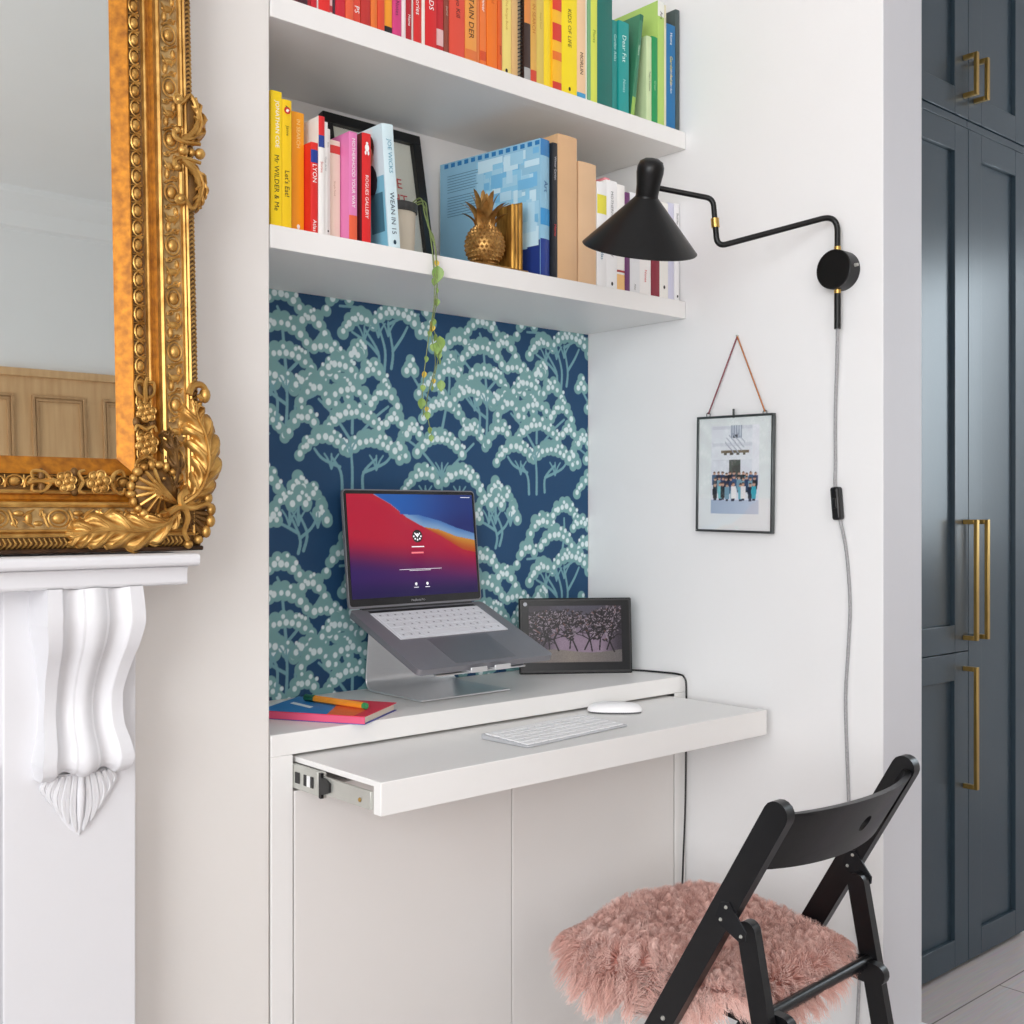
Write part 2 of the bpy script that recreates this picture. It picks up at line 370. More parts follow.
# ------------------------------------------------------------------ books
def book(x0, x1, ys, z0, zt, depth, col, label, group, texts=(), bands=(), lean=0., rot=0., hard=False, side=None):
    """texts: (string, top fraction, length fraction, width fraction, colour); bands: (f0, f1, colour) fractions from the top"""
    x0 += .0004; x1 -= .0004
    t = min(.0025 if hard else .0009, (x1-x0)*.18); bul = min(.0022 if hard else .0012, (x1-x0)*.1); H = zt-z0; z0 += .0004
    root = thing('book', label, 'book', ((x0+x1)/2, ys+depth/2, z0), group)
    cm = [mat('book_cover', col, .42, noise=.05, nscale=14)]
    def mi(c):
        mm = mat('book_print', c, .45, noise=.03, nscale=20)
        if mm not in cm: cm.append(mm)
        return cm.index(mm)
    arc = [(x0+(x1-x0)*k/6, ys+bul-bul*(1-(2*k/6-1)**2)) for k in range(7)]
    outl = [(x0, ys+depth)]+arc+[(x1, ys+depth), (x1-t, ys+depth), (x1-t, ys+bul+t), (x0+t, ys+bul+t), (x0+t, ys+depth)]
    c = MB(); n = len(outl)
    vs = [(p[0], p[1], z0) for p in outl]+[(p[0], p[1], zt) for p in outl]
    c.add(vs, [(i, (i+1) % n, n+(i+1) % n, n+i) for i in range(n)], 0)
    # caps of the U shell
    L = n-1
    for off in (0, n):
        c.add(vs[off:off+n], [(0, 1, L-1, L), (7, 8, 9, 10)] + [(k, k+1, 10 if k >= 4 else 11) for k in range(1, 7)] + [(4, 10, 11)], 0)
    for f0, f1, cc in bands:
        q = mi(cc)
        for k in range(6):
            a, b_ = arc[k], arc[k+1]; za, zb = zt-f0*H, zt-f1*H
            c.quad((a[0], a[1]-.0003, zb), (b_[0], b_[1]-.0003, zb), (b_[0], b_[1]-.0003, za), (a[0], a[1]-.0003, za), q)
    for st, f0, fl_, fw, cc in texts:
        if st == 'PS' and f0 > .845:
            xm, zm, rm = (x0+x1)/2, zt-(f0+.025)*H, min(.0042, (x1-x0)*fw*.5)
            c.poly([(xm+rm*.75*cos(2*PI*k/14), ys-.0006, zm+rm*sin(2*PI*k/14)) for k in range(14)], mi(cc)); continue
        vsx, fsx, W, Hh = _T[st]; th = (x1-x0)*fw
        k = min(th/Hh, fl_*H/W)
        c.text(st, ((x0+x1)/2-Hh*k/2, ys-.0006, zt-f0*H), (0,0,-1), (1,0,0), h=Hh*k, m=mi(cc))
    if side: side(c, mi, x0, ys, z0, zt, depth)
    p = MB(); ins = .003 if hard else .0004
    p.box(x0+t, x1-t, ys+bul+t+.0002, ys+depth-ins, z0+ins, zt-ins)
    if lean or rot:
        piv = Vector((x0 if lean <= 0 else x1, ys, z0))
        M = Matrix.Translation(piv) @ Matrix.Rotation(rot, 4, 'Z') @ Matrix.Rotation(lean, 4, 'Y') @ Matrix.Translation(-piv)
        c.xf(M); p.xf(M)
    c.build('cover', cm, root); p.build('page_block', PAGES, root)
    return root
W_ = (250,250,248); K_ = (30,28,30)
GU = 'books on the upper shelf'
U = [ # x0,x1,top z,depth,colour,label,texts,bands
 (1.0091,1.0286,2.27,.15,(108,28,44),'dark maroon book, leftmost on the upper shelf',[],[(.93,1,(70,30,40))]),
 (1.0286,1.0364,2.26,.14,(186,32,44),'slim crimson paperback right of the leftmost maroon book',[],[]),
 (1.0364,1.0480,2.28,.15,(204,30,46),'crimson book just left of a thin white spine',[('Rise',.2,.4,.6,W_)],[]),
 (1.0480,1.0500,2.25,.14,(238,234,230),'hair-thin white booklet between crimson and bright red books',[],[]),
 (1.0500,1.0729,2.28,.17,(228,44,40),'broad bright red book, plain spine, far left of the upper shelf',[('COLOUR',.2,.5,.5,W_)],[]),
 (1.0729,1.0804,2.27,.15,(236,190,190),'thin pale pink and white paperback among the reds',[],[(.9,.95,(190,60,70))]),
 (1.0804,1.0845,2.27,.14,(70,44,56),'very thin dark plum booklet among the reds',[],[]),
 (1.0845,1.1049,2.29,.16,(206,34,52),'crimson paperback right of the dark plum booklet',[('Stories',.2,.5,.5,W_)],[]),
 (1.1049,1.1213,2.27,.14,(232,96,60),'coral orange paperback with white lettering among the reds',[('The Recipe Book',.1,.85,.5,W_)],[]),
 (1.1213,1.1383,2.28,.16,(224,74,54),'red orange paperback with short white letters low on its spine',[('PS',.84,.12,.6,W_)],[]),
 (1.1383,1.1589,2.29,.17,(192,50,46),'brick red book with a plain lower spine',[('Art',.2,.2,.5,W_)],[]),
 (1.1589,1.1724,2.28,.15,(232,120,50),'orange paperback with yellow lettering',[('Simple Food',.35,.6,.5,(250,220,120))],[]),
 (1.1724,1.1876,2.28,.15,(222,76,44),'red orange paperback beside the yellow orange one',[('Memories',.55,.4,.5,(250,180,120))],[]),
 (1.1876,1.2064,2.27,.15,(244,160,40),'yellow orange book with a black foot',[],[(.91,1,K_)]),
 (1.2064,1.2262,2.29,.16,(214,66,128),'magenta pink book on the upper shelf',[('Notes',.7,.2,.4,(120,40,80))],[]),
 (1.2262,1.2351,2.28,.15,(240,226,226),'thin white spine right of the magenta book',[],[]),
 (1.2351,1.2474,2.29,.15,(178,30,42),'narrow dark red book between two white edges',[('Home',.78,.15,.5,W_)],[]),
 (1.2474,1.2536,2.28,.14,(236,228,222),'thin white edge left of the red script book',[],[]),
 (1.2536,1.2716,2.28,.16,(214,44,44),'red paperback with white script title',[('Memories',.5,.42,.55,W_)],[]),
 (1.2716,1.2785,2.28,.14,(244,236,226),'thin white edge right of the red script book',[],[]),
 (1.2785,1.3050,2.29,.17,(216,36,40),'wide red book with spaced white capitals',[('MOODS',.45,.48,.42,W_)],[]),
 (1.3050,1.3239,2.29,.16,(196,34,44),'dark red book with a pale strip low on its spine',[],[(.8,.93,(230,190,190))]),
 (1.3239,1.3358,2.29,.15,(140,68,52),'narrow brown book between red and coral spines',[('Journal',.6,.3,.5,(230,200,180))],[]),
 (1.3358,1.3735,2.29,.19,(226,80,60),'broad coral red book with dark title',[('Tokyo Kill',.42,.36,.34,(70,30,30))],[]),
 (1.3735,1.4016,2.28,.17,(238,160,76),'light orange book with dark capitals',[('CAPTAIN DER',.3,.55,.45,(70,40,20))],[(.88,.96,(226,120,60))]),
 (1.4016,1.4115,2.27,.14,(232,130,70),'slim tan orange paperback beside the light orange book',[],[]),
 (1.4115,1.4279,2.28,.15,(236,124,56),'orange paperback with white title',[('Summer',.35,.4,.5,W_)],[(.85,.93,(214,80,40))]),
 (1.4279,1.4546,2.28,.17,(242,122,32),'bright plain orange book',[('Simple Food',.2,.5,.35,(200,80,20))],[]),
 (1.4546,1.4662,2.28,.15,(222,98,36),'narrow dark orange book right of the bright orange one',[('Journal',.76,.18,.5,(90,30,20))],[]),
 (1.4662,1.4928,2.27,.16,(244,224,128),'pale cream yellow book on the upper shelf',[('The Recipe Book',.3,.5,.3,(200,160,60)),('PS',.92,.05,.4,K_)],[]),
 (1.4928,1.5094,2.27,.15,(220,180,120),'tan book left of the black spiral binding',[],[(.1,.2,(200,50,50))]),
]
for i, (x0, x1, zt, dp, col, lab, tx, bd) in enumerate(U):
    book(x0, x1, 1.69+.0012*((i*7) % 4), 2.054, zt, dp, col, lab, GU, tx, bd)
# spiral bound notebook
sp = thing('spiral_notebook', 'black spiral bound notebook between tan and dark brown books', 'notebook', (1.5166,1.75,2.054))
MB().box(1.5106,1.5226,1.7,1.85,2.0544,2.26).build('cover', mat('notebook_board',(206,190,160),.6,noise=.1), sp, bevel=.001)
mm = MB()
for k in range(26):
    z = 2.063+k*.0076
    mm.tube([(1.5166+.0052*cos(a), 1.6975+.006*sin(a), z+.0006*a) for a in [2*PI*q/10 for q in range(11)]], .0011, 5)
mm.build('spiral_binding', BLKPL, sp)
U2 = [
 (1.5238,1.5415,2.27,.16,(60,40,34),'dark brown book with an orange top right of the spiral binding',[],[(0,.45,(224,140,70)),(.86,1,(170,170,170))]),
 (1.5415,1.5589,2.27,.16,(226,176,84),'ochre book with red foot label',[('IN SEARCH',.25,.5,.5,(190,120,40))],[(.86,.97,(214,74,50))]),
 (1.5589,1.5797,2.27,.16,(222,196,96),'khaki yellow book right of the ochre one',[('Simple Food',.3,.45,.3,(180,150,60))],[]),
 (1.5797,1.6011,2.238,.14,(250,218,36),'short bright yellow book on the upper shelf',[],[]),
 (1.6011,1.6273,2.275,.16,(250,190,40),'yellow orange book with red patches',[],[(.1,.24,(226,66,44)),(.36,.52,(220,60,44)),(.62,.7,(236,120,40)),(.9,.98,(214,60,44))]),
 (1.6273,1.6727,2.28,.19,(252,226,20),'fat bright yellow book with dark lettering down its spine',[('KIDS OF LIFE',.2,.55,.22,(90,80,30)),('PS',.9,.06,.3,K_)],[]),
 (1.6727,1.6991,2.28,.16,(244,206,164),'peach book with blue foot and dark title',[('MORLIN',.55,.2,.5,(70,40,30))],[(.92,1,(70,160,210))]),
 (1.6991,1.7040,2.28,.15,(246,242,226),'thin white edge beside the peach book',[],[]),
 (1.7040,1.7115,2.28,.15,(120,176,130),'thin sage green booklet beside the lime book',[],[]),
 (1.7115,1.7325,2.28,.16,(220,230,90),'lime yellow book next to the big dark teal one',[('Plants',.3,.3,.4,(120,150,40))],[]),
 (1.7325,1.7806,2.31,.2,(12,110,100),'broad dark teal book, the widest green spine',[],[]),
 (1.7806,1.7967,2.252,.15,(36,140,134),'narrow teal book right of the broad dark teal one',[('Garden Atlas',.15,.6,.5,(190,230,226))],[]),
 (1.7967,1.8290,2.255,.16,(26,156,152),'turquoise book with pale script title',[('Dear Fat',.15,.3,.36,(220,250,244)),('Notes',.62,.18,.25,(180,230,226))],[]),
]
for i, (x0, x1, zt, dp, col, lab, tx, bd) in enumerate(U2):
    book(x0, x1, 1.69+.0012*((i*5) % 4), 2.054, zt, dp, col, lab, GU, tx, bd, hard=(i == 10))
book(1.8335,1.8455,1.69,2.054,2.288,.17,(60,130,96),'dark green book leaning to the right against paler green books',GU,[('Nature',.3,.3,.5,(200,230,200))],[(0,.06,(40,110,80)),(.8,1,(150,190,90))],lean=math.radians(7.6))
U3 = [
 (1.8850,1.9024,2.246,.15,(206,226,176),'short pale green book with dark title',[('Tokyo Kitchen',.4,.35,.4,(40,60,40))],[]),
 (1.9024,1.9223,2.250,.15,(20,150,84),'short emerald green book',[('Green',.5,.2,.3,(180,230,180))],[]),
 (1.9223,1.9440,2.334,.2,(180,214,110),'tall light green book near the right wall',[('Art',.08,.06,.4,(60,30,60))],[(0,.12,(238,240,232))]),
 (1.9440,1.9508,2.33,.19,(226,220,190),'thin cream edge beside the tall light green book',[('The Recipe Book',.1,.8,.5,(120,110,90))],[]),
]
for (x0, x1, zt, dp, col, lab, tx, bd) in U3: book(x0, x1, 1.69, 2.054, zt, dp, col, lab, GU, tx, bd)
book(1.9508,1.9820,1.69,2.054,2.292,.13,(20,112,170),'blue book with yellow and white titles, right end of the upper shelf',GU,[('Garden Atlas',.3,.38,.28,(240,220,90)),('Winter Garden',.42,.3,.2,W_),('Home',.08,.12,.25,W_)],[])
book(1.9824,1.9965,1.69,2.054,2.332,.2,(70,84,84),'charcoal book against the right wall of the upper shelf',GU)

GL = 'books on the lower shelf'; ZL = 1.6737
L_ = [
 (.9578,.9791,1.69,1.901,.17,(250,214,10),'yellow book with white and black title, leftmost on the lower shelf',[('JONATHAN COE',.07,.38,.46,W_),('Mr WILDER & Me',.47,.42,.42,K_)],[]),
 (.9791,.9976,1.69,1.891,.17,(248,206,16),'yellow cook book with a small tomato emblem',[('Jamie',.2,.22,.4,(90,80,30)),("Let's Eat!",.55,.24,.5,K_)],[]),
 (1.0094,1.0336,1.71,1.883,.16,(250,166,28),'orange book on the lower shelf with pale title',[('IN SEARCH',.06,.5,.3,(255,226,150)),('PS',.91,.05,.35,W_)],[]),
 (1.0343,1.0490,1.69,1.831,.13,(224,40,34),'short red city guide with a white title',[('LYON',.24,.2,.6,W_),('Atlas',.84,.13,.5,W_)],[(.08,.22,(30,60,150))]),
 (1.0495,1.0623,1.69,1.879,.15,(244,243,240),'white guide book with red top and blue label',[('Stories',.38,.2,.4,(200,60,60))],[(0,.16,(220,36,40)),(.16,.26,(30,60,140))]),
 (1.0626,1.0715,1.695,1.873,.15,(247,246,243),'plain white book right of the red topped guide',[('Winter Garden',.3,.5,.35,(150,150,150))],[]),
 (1.0725,1.0830,1.705,1.866,.15,(246,244,238),'off-white book with tiny dark marks',[('Atlas',.12,.2,.35,(120,110,100)),('PS',.9,.04,.4,K_)],[]),
 (1.0855,1.1105,1.716,1.853,.15,(240,228,206),'cream book with a red emblem near the top',[('Simple Food',.4,.4,.2,(190,170,140))],[(.05,.13,(214,70,60))]),
 (1.1115,1.1290,1.69,1.866,.15,(228,128,184),'pink book with white title and orange foot',[('MOTHERHOOD YOUR WAY',.06,.66,.4,W_)],[(.76,1,(232,96,60))]),
 (1.1390,1.1580,1.69,1.870,.16,(222,34,36),'red book with a white figure and title',[('ROGUES GALLERY',.38,.42,.36,W_)],[]),
]
def emb_rogue(c): pass
for (x0, x1, ys, zt, dp, col, lab, tx, bd) in L_:
    def sd(c, mi, X0, Y, Z0, ZT, D, lab=lab, x0=x0, x1=x1):
        xc = (x0+x1)/2; H = ZT-Z0
        def dsk(x, z, r, cc, sq=1.): c.poly([(x+r*cos(2*PI*k/12), Y-.0007, z+sq*r*sin(2*PI*k/12)) for k in range(12)], mi(cc))
        if 'tomato' in lab:
            dsk(xc, ZT-.018, .0062, (206,52,30)); c.poly([(xc-.001, Y-.0009, ZT-.0155), (xc+.004, Y-.0009, ZT-.0165), (xc+.001, Y-.0009, ZT-.021), (xc-.003, Y-.0009, ZT-.020)], mi((250,240,230)))
            c.poly([(xc-.004, Y-.0009, ZT-.010), (xc+.002, Y-.0009, ZT-.0125), (xc-.002, Y-.0009, ZT-.0135)], mi((60,90,40)))
        if 'white figure' in lab:
            dsk(xc, ZT-.018, .0025, W_); dsk(xc, ZT-.026, .0045, W_, 1.5); dsk(xc-.003, ZT-.035, .002, W_, 2.); dsk(xc+.003, ZT-.035, .002, W_, 2.)
            c.quad((X0-.0003, Y+.002, Z0), (X0-.0003, Y+.14, Z0), (X0-.0003, Y+.14, ZT), (X0-.0003, Y+.002, ZT), mi((112,48,52)))
    book(x0, x1, ys, ZL, zt, dp, col, lab, GL, tx, bd, side=sd)
def joe(c, mi, X0, Y, Z0, ZT, D):
    x = X0-.0003
    def q(y0, y1, z0, z1, cc, e=0): c.quad((x-e, Y+y0, z0), (x-e, Y+y1, z0), (x-e, Y+y1, z1), (x-e, Y+y0, z1), mi(cc))
    q(.004, D-.002, Z0+.001, ZT-.09, (130,196,220)); q(.03, D-.002, ZT-.09, ZT-.002, (226,232,236), .0001)
    def d(y, z, r, cc, e): c.poly([(x-e, Y+y+r*cos(2*PI*k/14), z+1.25*r*sin(2*PI*k/14)) for k in range(14)], mi(cc))
    d(.05, ZT-.035, .022, (90,50,40), .0002); d(.05, ZT-.05, .017, (222,176,150), .0003); d(.05, ZT-.095, .026, (46,50,60), .0003)
    q(.01, .05, Z0+.03, Z0+.10, (70,120,140), .0003)
book(1.1915,1.2165,1.682,ZL,1.893,.19,(214,236,243),'pale blue book leaning left with large title, right end of the left row',GL,
     [('JOE WICKS',.12,.42,.46,(84,156,180)),('WEAN IN 15',.55,.34,.42,(40,60,80)),('PS',.93,.04,.4,(30,60,80))],[(0,.10,(214,236,242))],lean=-math.radians(4.4),side=joe)

def bluecover(c, mi, X0, Y, Z0, ZT, D):
    x = X0-.0003; rnd = random.Random(4)
    def q(y0, y1, z0, z1, cc, e=0): c.quad((x-e, Y+y0, z0), (x-e, Y+y1, z0), (x-e, Y+y1, z1), (x-e, Y+y0, z1), mi(cc))
    q(.003, D*.42, Z0+.001, Z0+.075, (30,52,122)); 
    cols = [(160,206,230), (196,226,240), (116,182,222), (140,198,228), (178,216,236)]
    for k in range(110):
        y = rnd.uniform(.003, D*.55); z = rnd.uniform(Z0+.06, ZT-.02); w = rnd.uniform(.010, .045); h = rnd.uniform(.010, .045)
        q(y, min(y+w, D*.62), z, min(z+h, ZT-.016), cols[k % 5], .00012+k*1e-6)
    for k in range(14): q(.004+k*D/14.5, .004+k*D/14.5+D/24, ZT-.012, ZT-.003, (40,120,180), .0004)
    for k in range(16):
        if k == 7: continue
        z = ZT-.03-k*.0058; y0 = D*.60; q(y0+rnd.uniform(0, .01), D*.92, z-.0011, z, (70,110,140), .0004)
book(1.5690,1.5985,1.69,ZL,1.953,.282,(146,194,220),'large sky blue picture book with its cover facing the pineapple',GL,[('Art',.3,.15,.4,(40,90,150))],[(.0,.12,(60,130,190)),(.5,.62,(60,150,210)),(.72,1,(36,60,140))],rot=math.radians(8.2),hard=True,side=bluecover)
book(1.6012,1.6155,1.69,ZL,1.951,.2,(38,40,46),'slim black book between the blue picture book and tan volumes',GL,[('Winter Garden',.1,.36,.4,(200,200,205)),('Home',.6,.2,.5,(210,60,60))],[])
TAN = (222,180,136)
book(1.6165,1.6724,1.69,ZL,1.973,.2,TAN,'tall tan volume with plain spine, left of its shorter twin',GL,hard=True)
book(1.6762,1.7290,1.69,ZL,1.929,.18,(226,188,148),'shorter tan volume with plain spine right of the taller one',GL,hard=True)
R_ = [
 (1.7307,1.7594,1.897,(246,246,246),'white book with a yellow label beside the tan volume',[('Garden Atlas',.45,.5,.3,(60,120,150))],[(.12,.3,(234,224,70))]),
 (1.7594,1.7930,1.906,(250,250,250),'white book behind the lampshade with grey capitals',[('MOTHERHOOD YOUR WAY',.1,.6,.3,(130,130,135)),('PS',.92,.05,.3,K_)],[]),
 (1.7930,1.8180,1.903,(250,248,244),'white book with an orange foot left of the purple stripe',[],[(.84,1,(244,196,130)),(.80,.82,(170,60,60))]),
 (1.8180,1.8323,1.89,(112,58,110),'purple spine seen under the lampshade',[],[]),
 (1.8323,1.8649,1.893,(236,238,240),'pale grey white book right of the purple spine',[('Atlas',.9,.06,.25,K_)],[]),
 (1.8649,1.9024,1.893,(248,246,244),'white book with a red mark under the lampshade',[('Notes',.74,.12,.4,(214,70,70))],[]),
 (1.9024,1.9290,1.885,(140,36,56),'dark red book under the lampshade',[],[]),
 (1.9290,1.9590,1.89,(246,244,238),'off-white book right of the dark red one',[('PS',.85,.05,.3,K_)],[]),
 (1.9593,1.9790,1.893,(216,216,236),'pale lavender book near the wall',[],[]),
 (1.9795,1.9965,1.895,(247,247,248),'white book touching the right wall, lower shelf',[('Stories',.1,.3,.4,K_),('PS',.92,.05,.4,K_)],[]),
]
for i, (x0, x1, zt, col, lab, tx, bd) in enumerate(R_): book(x0, x1, 1.69+.001*(i % 3), ZL, zt, .16, col, lab, GL, tx, bd)
tag(MB().box(1.7630,1.7800,1.70,1.70+.09,1.9065,1.9145).build('sticky_note_pad', mat('pink_note',(236,150,160),.7,noise=.05), bevel=.003), 'small pink note pad lying on top of the white books behind the lamp', 'note pad')

# ------------------------------------------------------------------ poster frame on the lower shelf (leaning)
lf = math.radians(11.2)
def FM(x, h, d): # d outwards
    return (x, 1.910+h*sin(lf)-d*cos(lf), ZL+.003+h*cos(lf)+d*sin(lf))
def fbox(m, x0, x1, h0, h1, d0, d1, q=0):
    vs = [FM(x, h, d) for d in (d0, d1) for h in (h0, h1) for x in (x0, x1)]
    m.add(vs, [(0,1,3,2),(4,6,7,5),(0,4,5,1),(2,3,7,6),(0,2,6,4),(1,5,7,3)], q)
pf = thing('poster_frame', 'black framed print with red letters leaning on the back wall behind books', 'picture frame', FM(1.344,0,0))
a0, a1, hh, bw = 1.224, 1.464, .324, .021
m_ = MB(); fbox(m_, a0, a1, 0, bw, 0, .018); fbox(m_, a0, a1, hh-bw, hh, 0, .018); fbox(m_, a0, a0+bw, bw, hh-bw, 0, .018); fbox(m_, a1-bw, a1, bw, hh-bw, 0, .018)
m_.build('frame', BLKPL, pf, bevel=.001)
m_ = MB(); fbox(m_, a0+bw, a1-bw, bw, hh-bw, .002, .006)
R = Vector((1,0,0)); UU = (0, sin(lf), cos(lf))
for st, xr, h in (('Y', 1.394, .240), ('E', 1.409, .199), ('HT', 1.419, .164)):
    vs, fs, Wt, Ht = _T[st]; k = .021/Ht
    m_.text(st, FM(xr-Wt*k, h, .0066), (1,0,0), UU, h=.021, m=1)
m_.build('print', [mat('poster_paper',(226,228,216),.7,noise=.03), mat('poster_red',(206,44,44),.6,noise=.05)], pf)
m_ = MB(); fbox(m_, a0+bw, a1-bw, bw, hh-bw, .009, .0105); m_.build('glass', GLASS, pf)

# ------------------------------------------------------------------ trailing plant
GREEN = mat('vine_green',(120,136,78),.5,noise=.25,nscale=30); LEAF = mat('vine_leaf',(150,178,96),.45,noise=.25,nscale=40,rgb2=(116,150,76)); YEL = mat('vine_yellow',(220,190,70),.5,noise=.2,nscale=40)
pc = Vector((1.266, 1.765, ZL))
pl = thing('trailing_plant', 'small potted plant on the lower shelf trailing a thin vine over the wallpaper', 'plant', pc)
MB().lathe([(.0,.0005),(.031,.0005),(.034,.01),(.037,.095),(.0345,.095),(.033,.02),(0,.02)], pc, n=28).build('pot', mat('beige_pot',(214,204,186),.5,noise=.08,nscale=12), pl)
MB().lathe([(.0372,.088),(.040,.089),(.0405,.104),(.036,.106),(.034,.094)], pc, n=28).build('rim', mat('dark_pot_rim',(52,54,54),.5,noise=.1), pl)
MB().lathe([(.0,.093),(.0345,.0935)], pc, n=20).build('soil', mat('potting_soil',(60,48,40),.9,noise=.4,nscale=80), pl)
rv = random.Random(3); leaves = []
main = [(1.28,1.755,ZL+.097),(1.300,1.735,ZL+.118),(1.285,1.70,ZL+.075),(1.283,1.676,ZL+.03),(1.284,1.666,ZL+.0),(1.284,1.664,1.61),(1.272,1.664,1.53),(1.281,1.664,1.47),(1.262,1.665,1.40),(1.273,1.664,1.335)]
VV = [main, [(1.275,1.75,ZL+.097),(1.306,1.73,ZL+.112),(1.291,1.70,ZL+.06),(1.286,1.672,ZL+.02),(1.288,1.667,1.60),(1.277,1.665,1.54),(1.289,1.662,1.50),(1.274,1.664,1.43)],
      [(1.285,1.75,ZL+.096),(1.302,1.728,ZL+.105),(1.288,1.69,ZL+.045),(1.281,1.668,1.645),(1.278,1.664,1.58),(1.266,1.664,1.52),(1.253,1.666,1.42),(1.256,1.666,1.38)]]
for pts in VV:
    sm_ = smooth_path(pts, 8)
    MB().tube(sm_, [.0014]*(len(sm_)//2)+[.0009]*(len(sm_)-len(sm_)//2), 5).build('vine_stem', GREEN, pl)
    for i, p in enumerate(sm_):
        if p.z < 1.664 and rv.random() < .36: leaves.append((p, rv.uniform(.005, .0085)))
for p, r in [(Vector((1.286,1.663,1.648)),.016),(Vector((1.270,1.663,1.545)),.013),(Vector((1.289,1.661,1.52)),.014),(Vector((1.281,1.662,1.508)),.012),(Vector((1.293,1.662,1.44)),.011),(Vector((1.25,1.664,1.405)),.011)]: leaves.append((p, r))
def leafmesh(p, r, rz, tilt):
    m_ = MB(); M = Matrix.Translation(p) @ Matrix.Rotation(rz, 4, 'Z') @ Matrix.Rotation(tilt, 4, 'X')
    def fn(u, v):
        t = u; w = sin(PI*min(1, t*1.02))**.7*(1.05-.45*t); x = (v-.5)*2*w*r*.85
        return M @ Vector((x, -abs(v-.5)*.5*r*w, -t*2*r+.2*r))
    return m_.grid(fn, 6, 4)
for i, (p, r) in enumerate(leaves[:70]):
    leafmesh(p, r, rv.uniform(-.8, .8), rv.uniform(-.3, .3)).build('leaf', YEL if i % 6 == 0 else LEAF, pl)

# ------------------------------------------------------------------ pineapple bookend
GOLDP = mat('aged_gold_paint',(196,152,88),.38,metal=.7,noise=.35,nscale=60,rgb2=(134,94,46))
GOLDB = mat('bright_aged_gold',(220,168,80),.34,metal=.75,noise=.4,nscale=30,rgb2=(120,78,28),stretch=(4,4,.6))
bk = thing('pineapple_bookend', 'gold pineapple bookend in front of the blue picture book', 'bookend', (1.48,1.75,ZL))
MB().box(1.405,1.545,1.70,1.775,ZL+.0003,ZL+.010).build('base', GOLDP, bk, bevel=.002)
m_ = MB(); bc = Vector((1.459,1.735,ZL+.052)); rb, hb = .0385, .043
m_.ell(bc, rb, rb, hb, 28, 16)
nrow, ncol = 15, 26
for i in range(nrow):
    th = PI*(i+1)/(nrow+1)
    for j in range(ncol):
        a = 2*PI*(j+.5*(i % 2))/ncol; d = Vector((sin(th)*cos(a), sin(th)*sin(a), cos(th)))
        p = bc+Vector((d.x*rb, d.y*rb, d.z*hb)); rr = .0047*max(.45, sin(th))
        q = d.to_track_quat('Z', 'Y').to_matrix()
        m_.add([p+q@Vector((rr,0,-.001)), p+q@Vector((0,rr,-.001)), p+q@Vector((-rr,0,-.001)), p+q@Vector((0,-rr,-.001)), p+q@Vector((0,0,.0034))], [(0,1,4),(1,2,4),(2,3,4),(3,0,4)])
m_.build('pineapple_body', GOLDP, bk, angle=20)
m_ = MB(); rr = random.Random(5)
for ring, (n, ln, out, r0) in enumerate(((7,.034,.034,.013),(7,.060,.042,.010),(5,.084,.026,.006),(2,.092,.006,.003))):
    for j in range(n):
        a = 2*PI*j/n+ring*.4+rr.uniform(-.15,.15); d = Vector((cos(a), sin(a), 0)); s_ = Vector((-sin(a), cos(a), 0))
        o = bc+Vector((0,0,hb-.004))+d*r0; ln2 = ln*rr.uniform(.85,1.1)
        def fn(u, v):
            w = .0120*(1-u)**.6*(1 if u > .05 else .8); k = (v-.5)*2
            return o+d*(out*u**1.7)+Vector((0,0,ln2*(u-.25*u**3)))+s_*(k*w)+d*(abs(k)*w*.35)
        m_.grid(fn, 7, 4)
m_.build('crown_leaves', GOLDP, bk, angle=40)
m_ = MB()
def up(u, v):
    z = ZL+.009+u*(.128-.010*v); g = .0022*abs(sin(v*PI*4.5))
    return (1.519-g*0+.0*u, 1.703+v*.07, z)
pr = []
for k in range(19):
    t = k/18; pr.append((1.4995+.035*t, 1.7045-.004*abs(sin(t*PI*3))+.006*(t-.5)))
pr += [(1.5345,1.755),(1.4995,1.748)]
m_.prism(pr, 'z', ZL+.009, ZL+.134)
i0 = len(m_.v)
for v in range(i0):
    x, y, z = m_.v[v]
    if z > ZL+.1: m_.v[v] = (x, y, z+(x-1.4995)*.3+.002*sin(x*700))
    if z > ZL+.1: pass
m_.build('upright', GOLDB, bk, bevel=.001)

# ------------------------------------------------------------------ desk: cabinet, worktop, pull-out shelf
cab = thing('desk_cabinet', 'built-in white desk cabinet with two plain doors below the pull-out shelf', 'cabinet', (1.4745,1.83,0))
MB().box(.9495,.9905,1.675,1.984,.0,.7955).box(1.9615,1.9805,1.675,1.984,.166,.7955).box(1.9615,1.9985,1.676,1.984,.166,.7955).box(.9905,1.9615,1.70,1.984,.70,.716).box(.9905,1.9615,1.97,1.984,.10,.70).box(.9905,1.9615,1.70,1.97,.10,.118).build('carcass', WHITE, cab, bevel=.001)
MB().box(.9905,1.9615,1.695,1.71,.0,.138).build('plinth', WHITE, cab)
DOORM = mat('cabinet_door_paint',(232,229,226),.4,noise=.015,nscale=5)
MB().box(.9935,1.4765,1.675,1.693,.143,.734).build('door', DOORM, cab, bevel=.0012)
MB().box(1.4795,1.9585,1.675,1.693,.143,.734).build('door', DOORM, cab, bevel=.0012)
tag(MB().box(.9495,1.9985,1.675,1.9825,.7957,.832).build('worktop', WHITE, bevel=.0015), 'white worktop running across the alcove under the laptop', 'worktop')
pull = thing('pull_out_shelf', 'white pull-out keyboard shelf drawn forward from under the worktop', 'desk shelf', (1.48,1.55,.74))
MB().box(.9995,1.955,1.450,1.94,.7805,.790).build('board', WHITE, pull, bevel=.001)
MB().box(.9975,1.965,1.430,1.450,.739,.7905).build('front_panel', WHITE, pull, bevel=.0012)
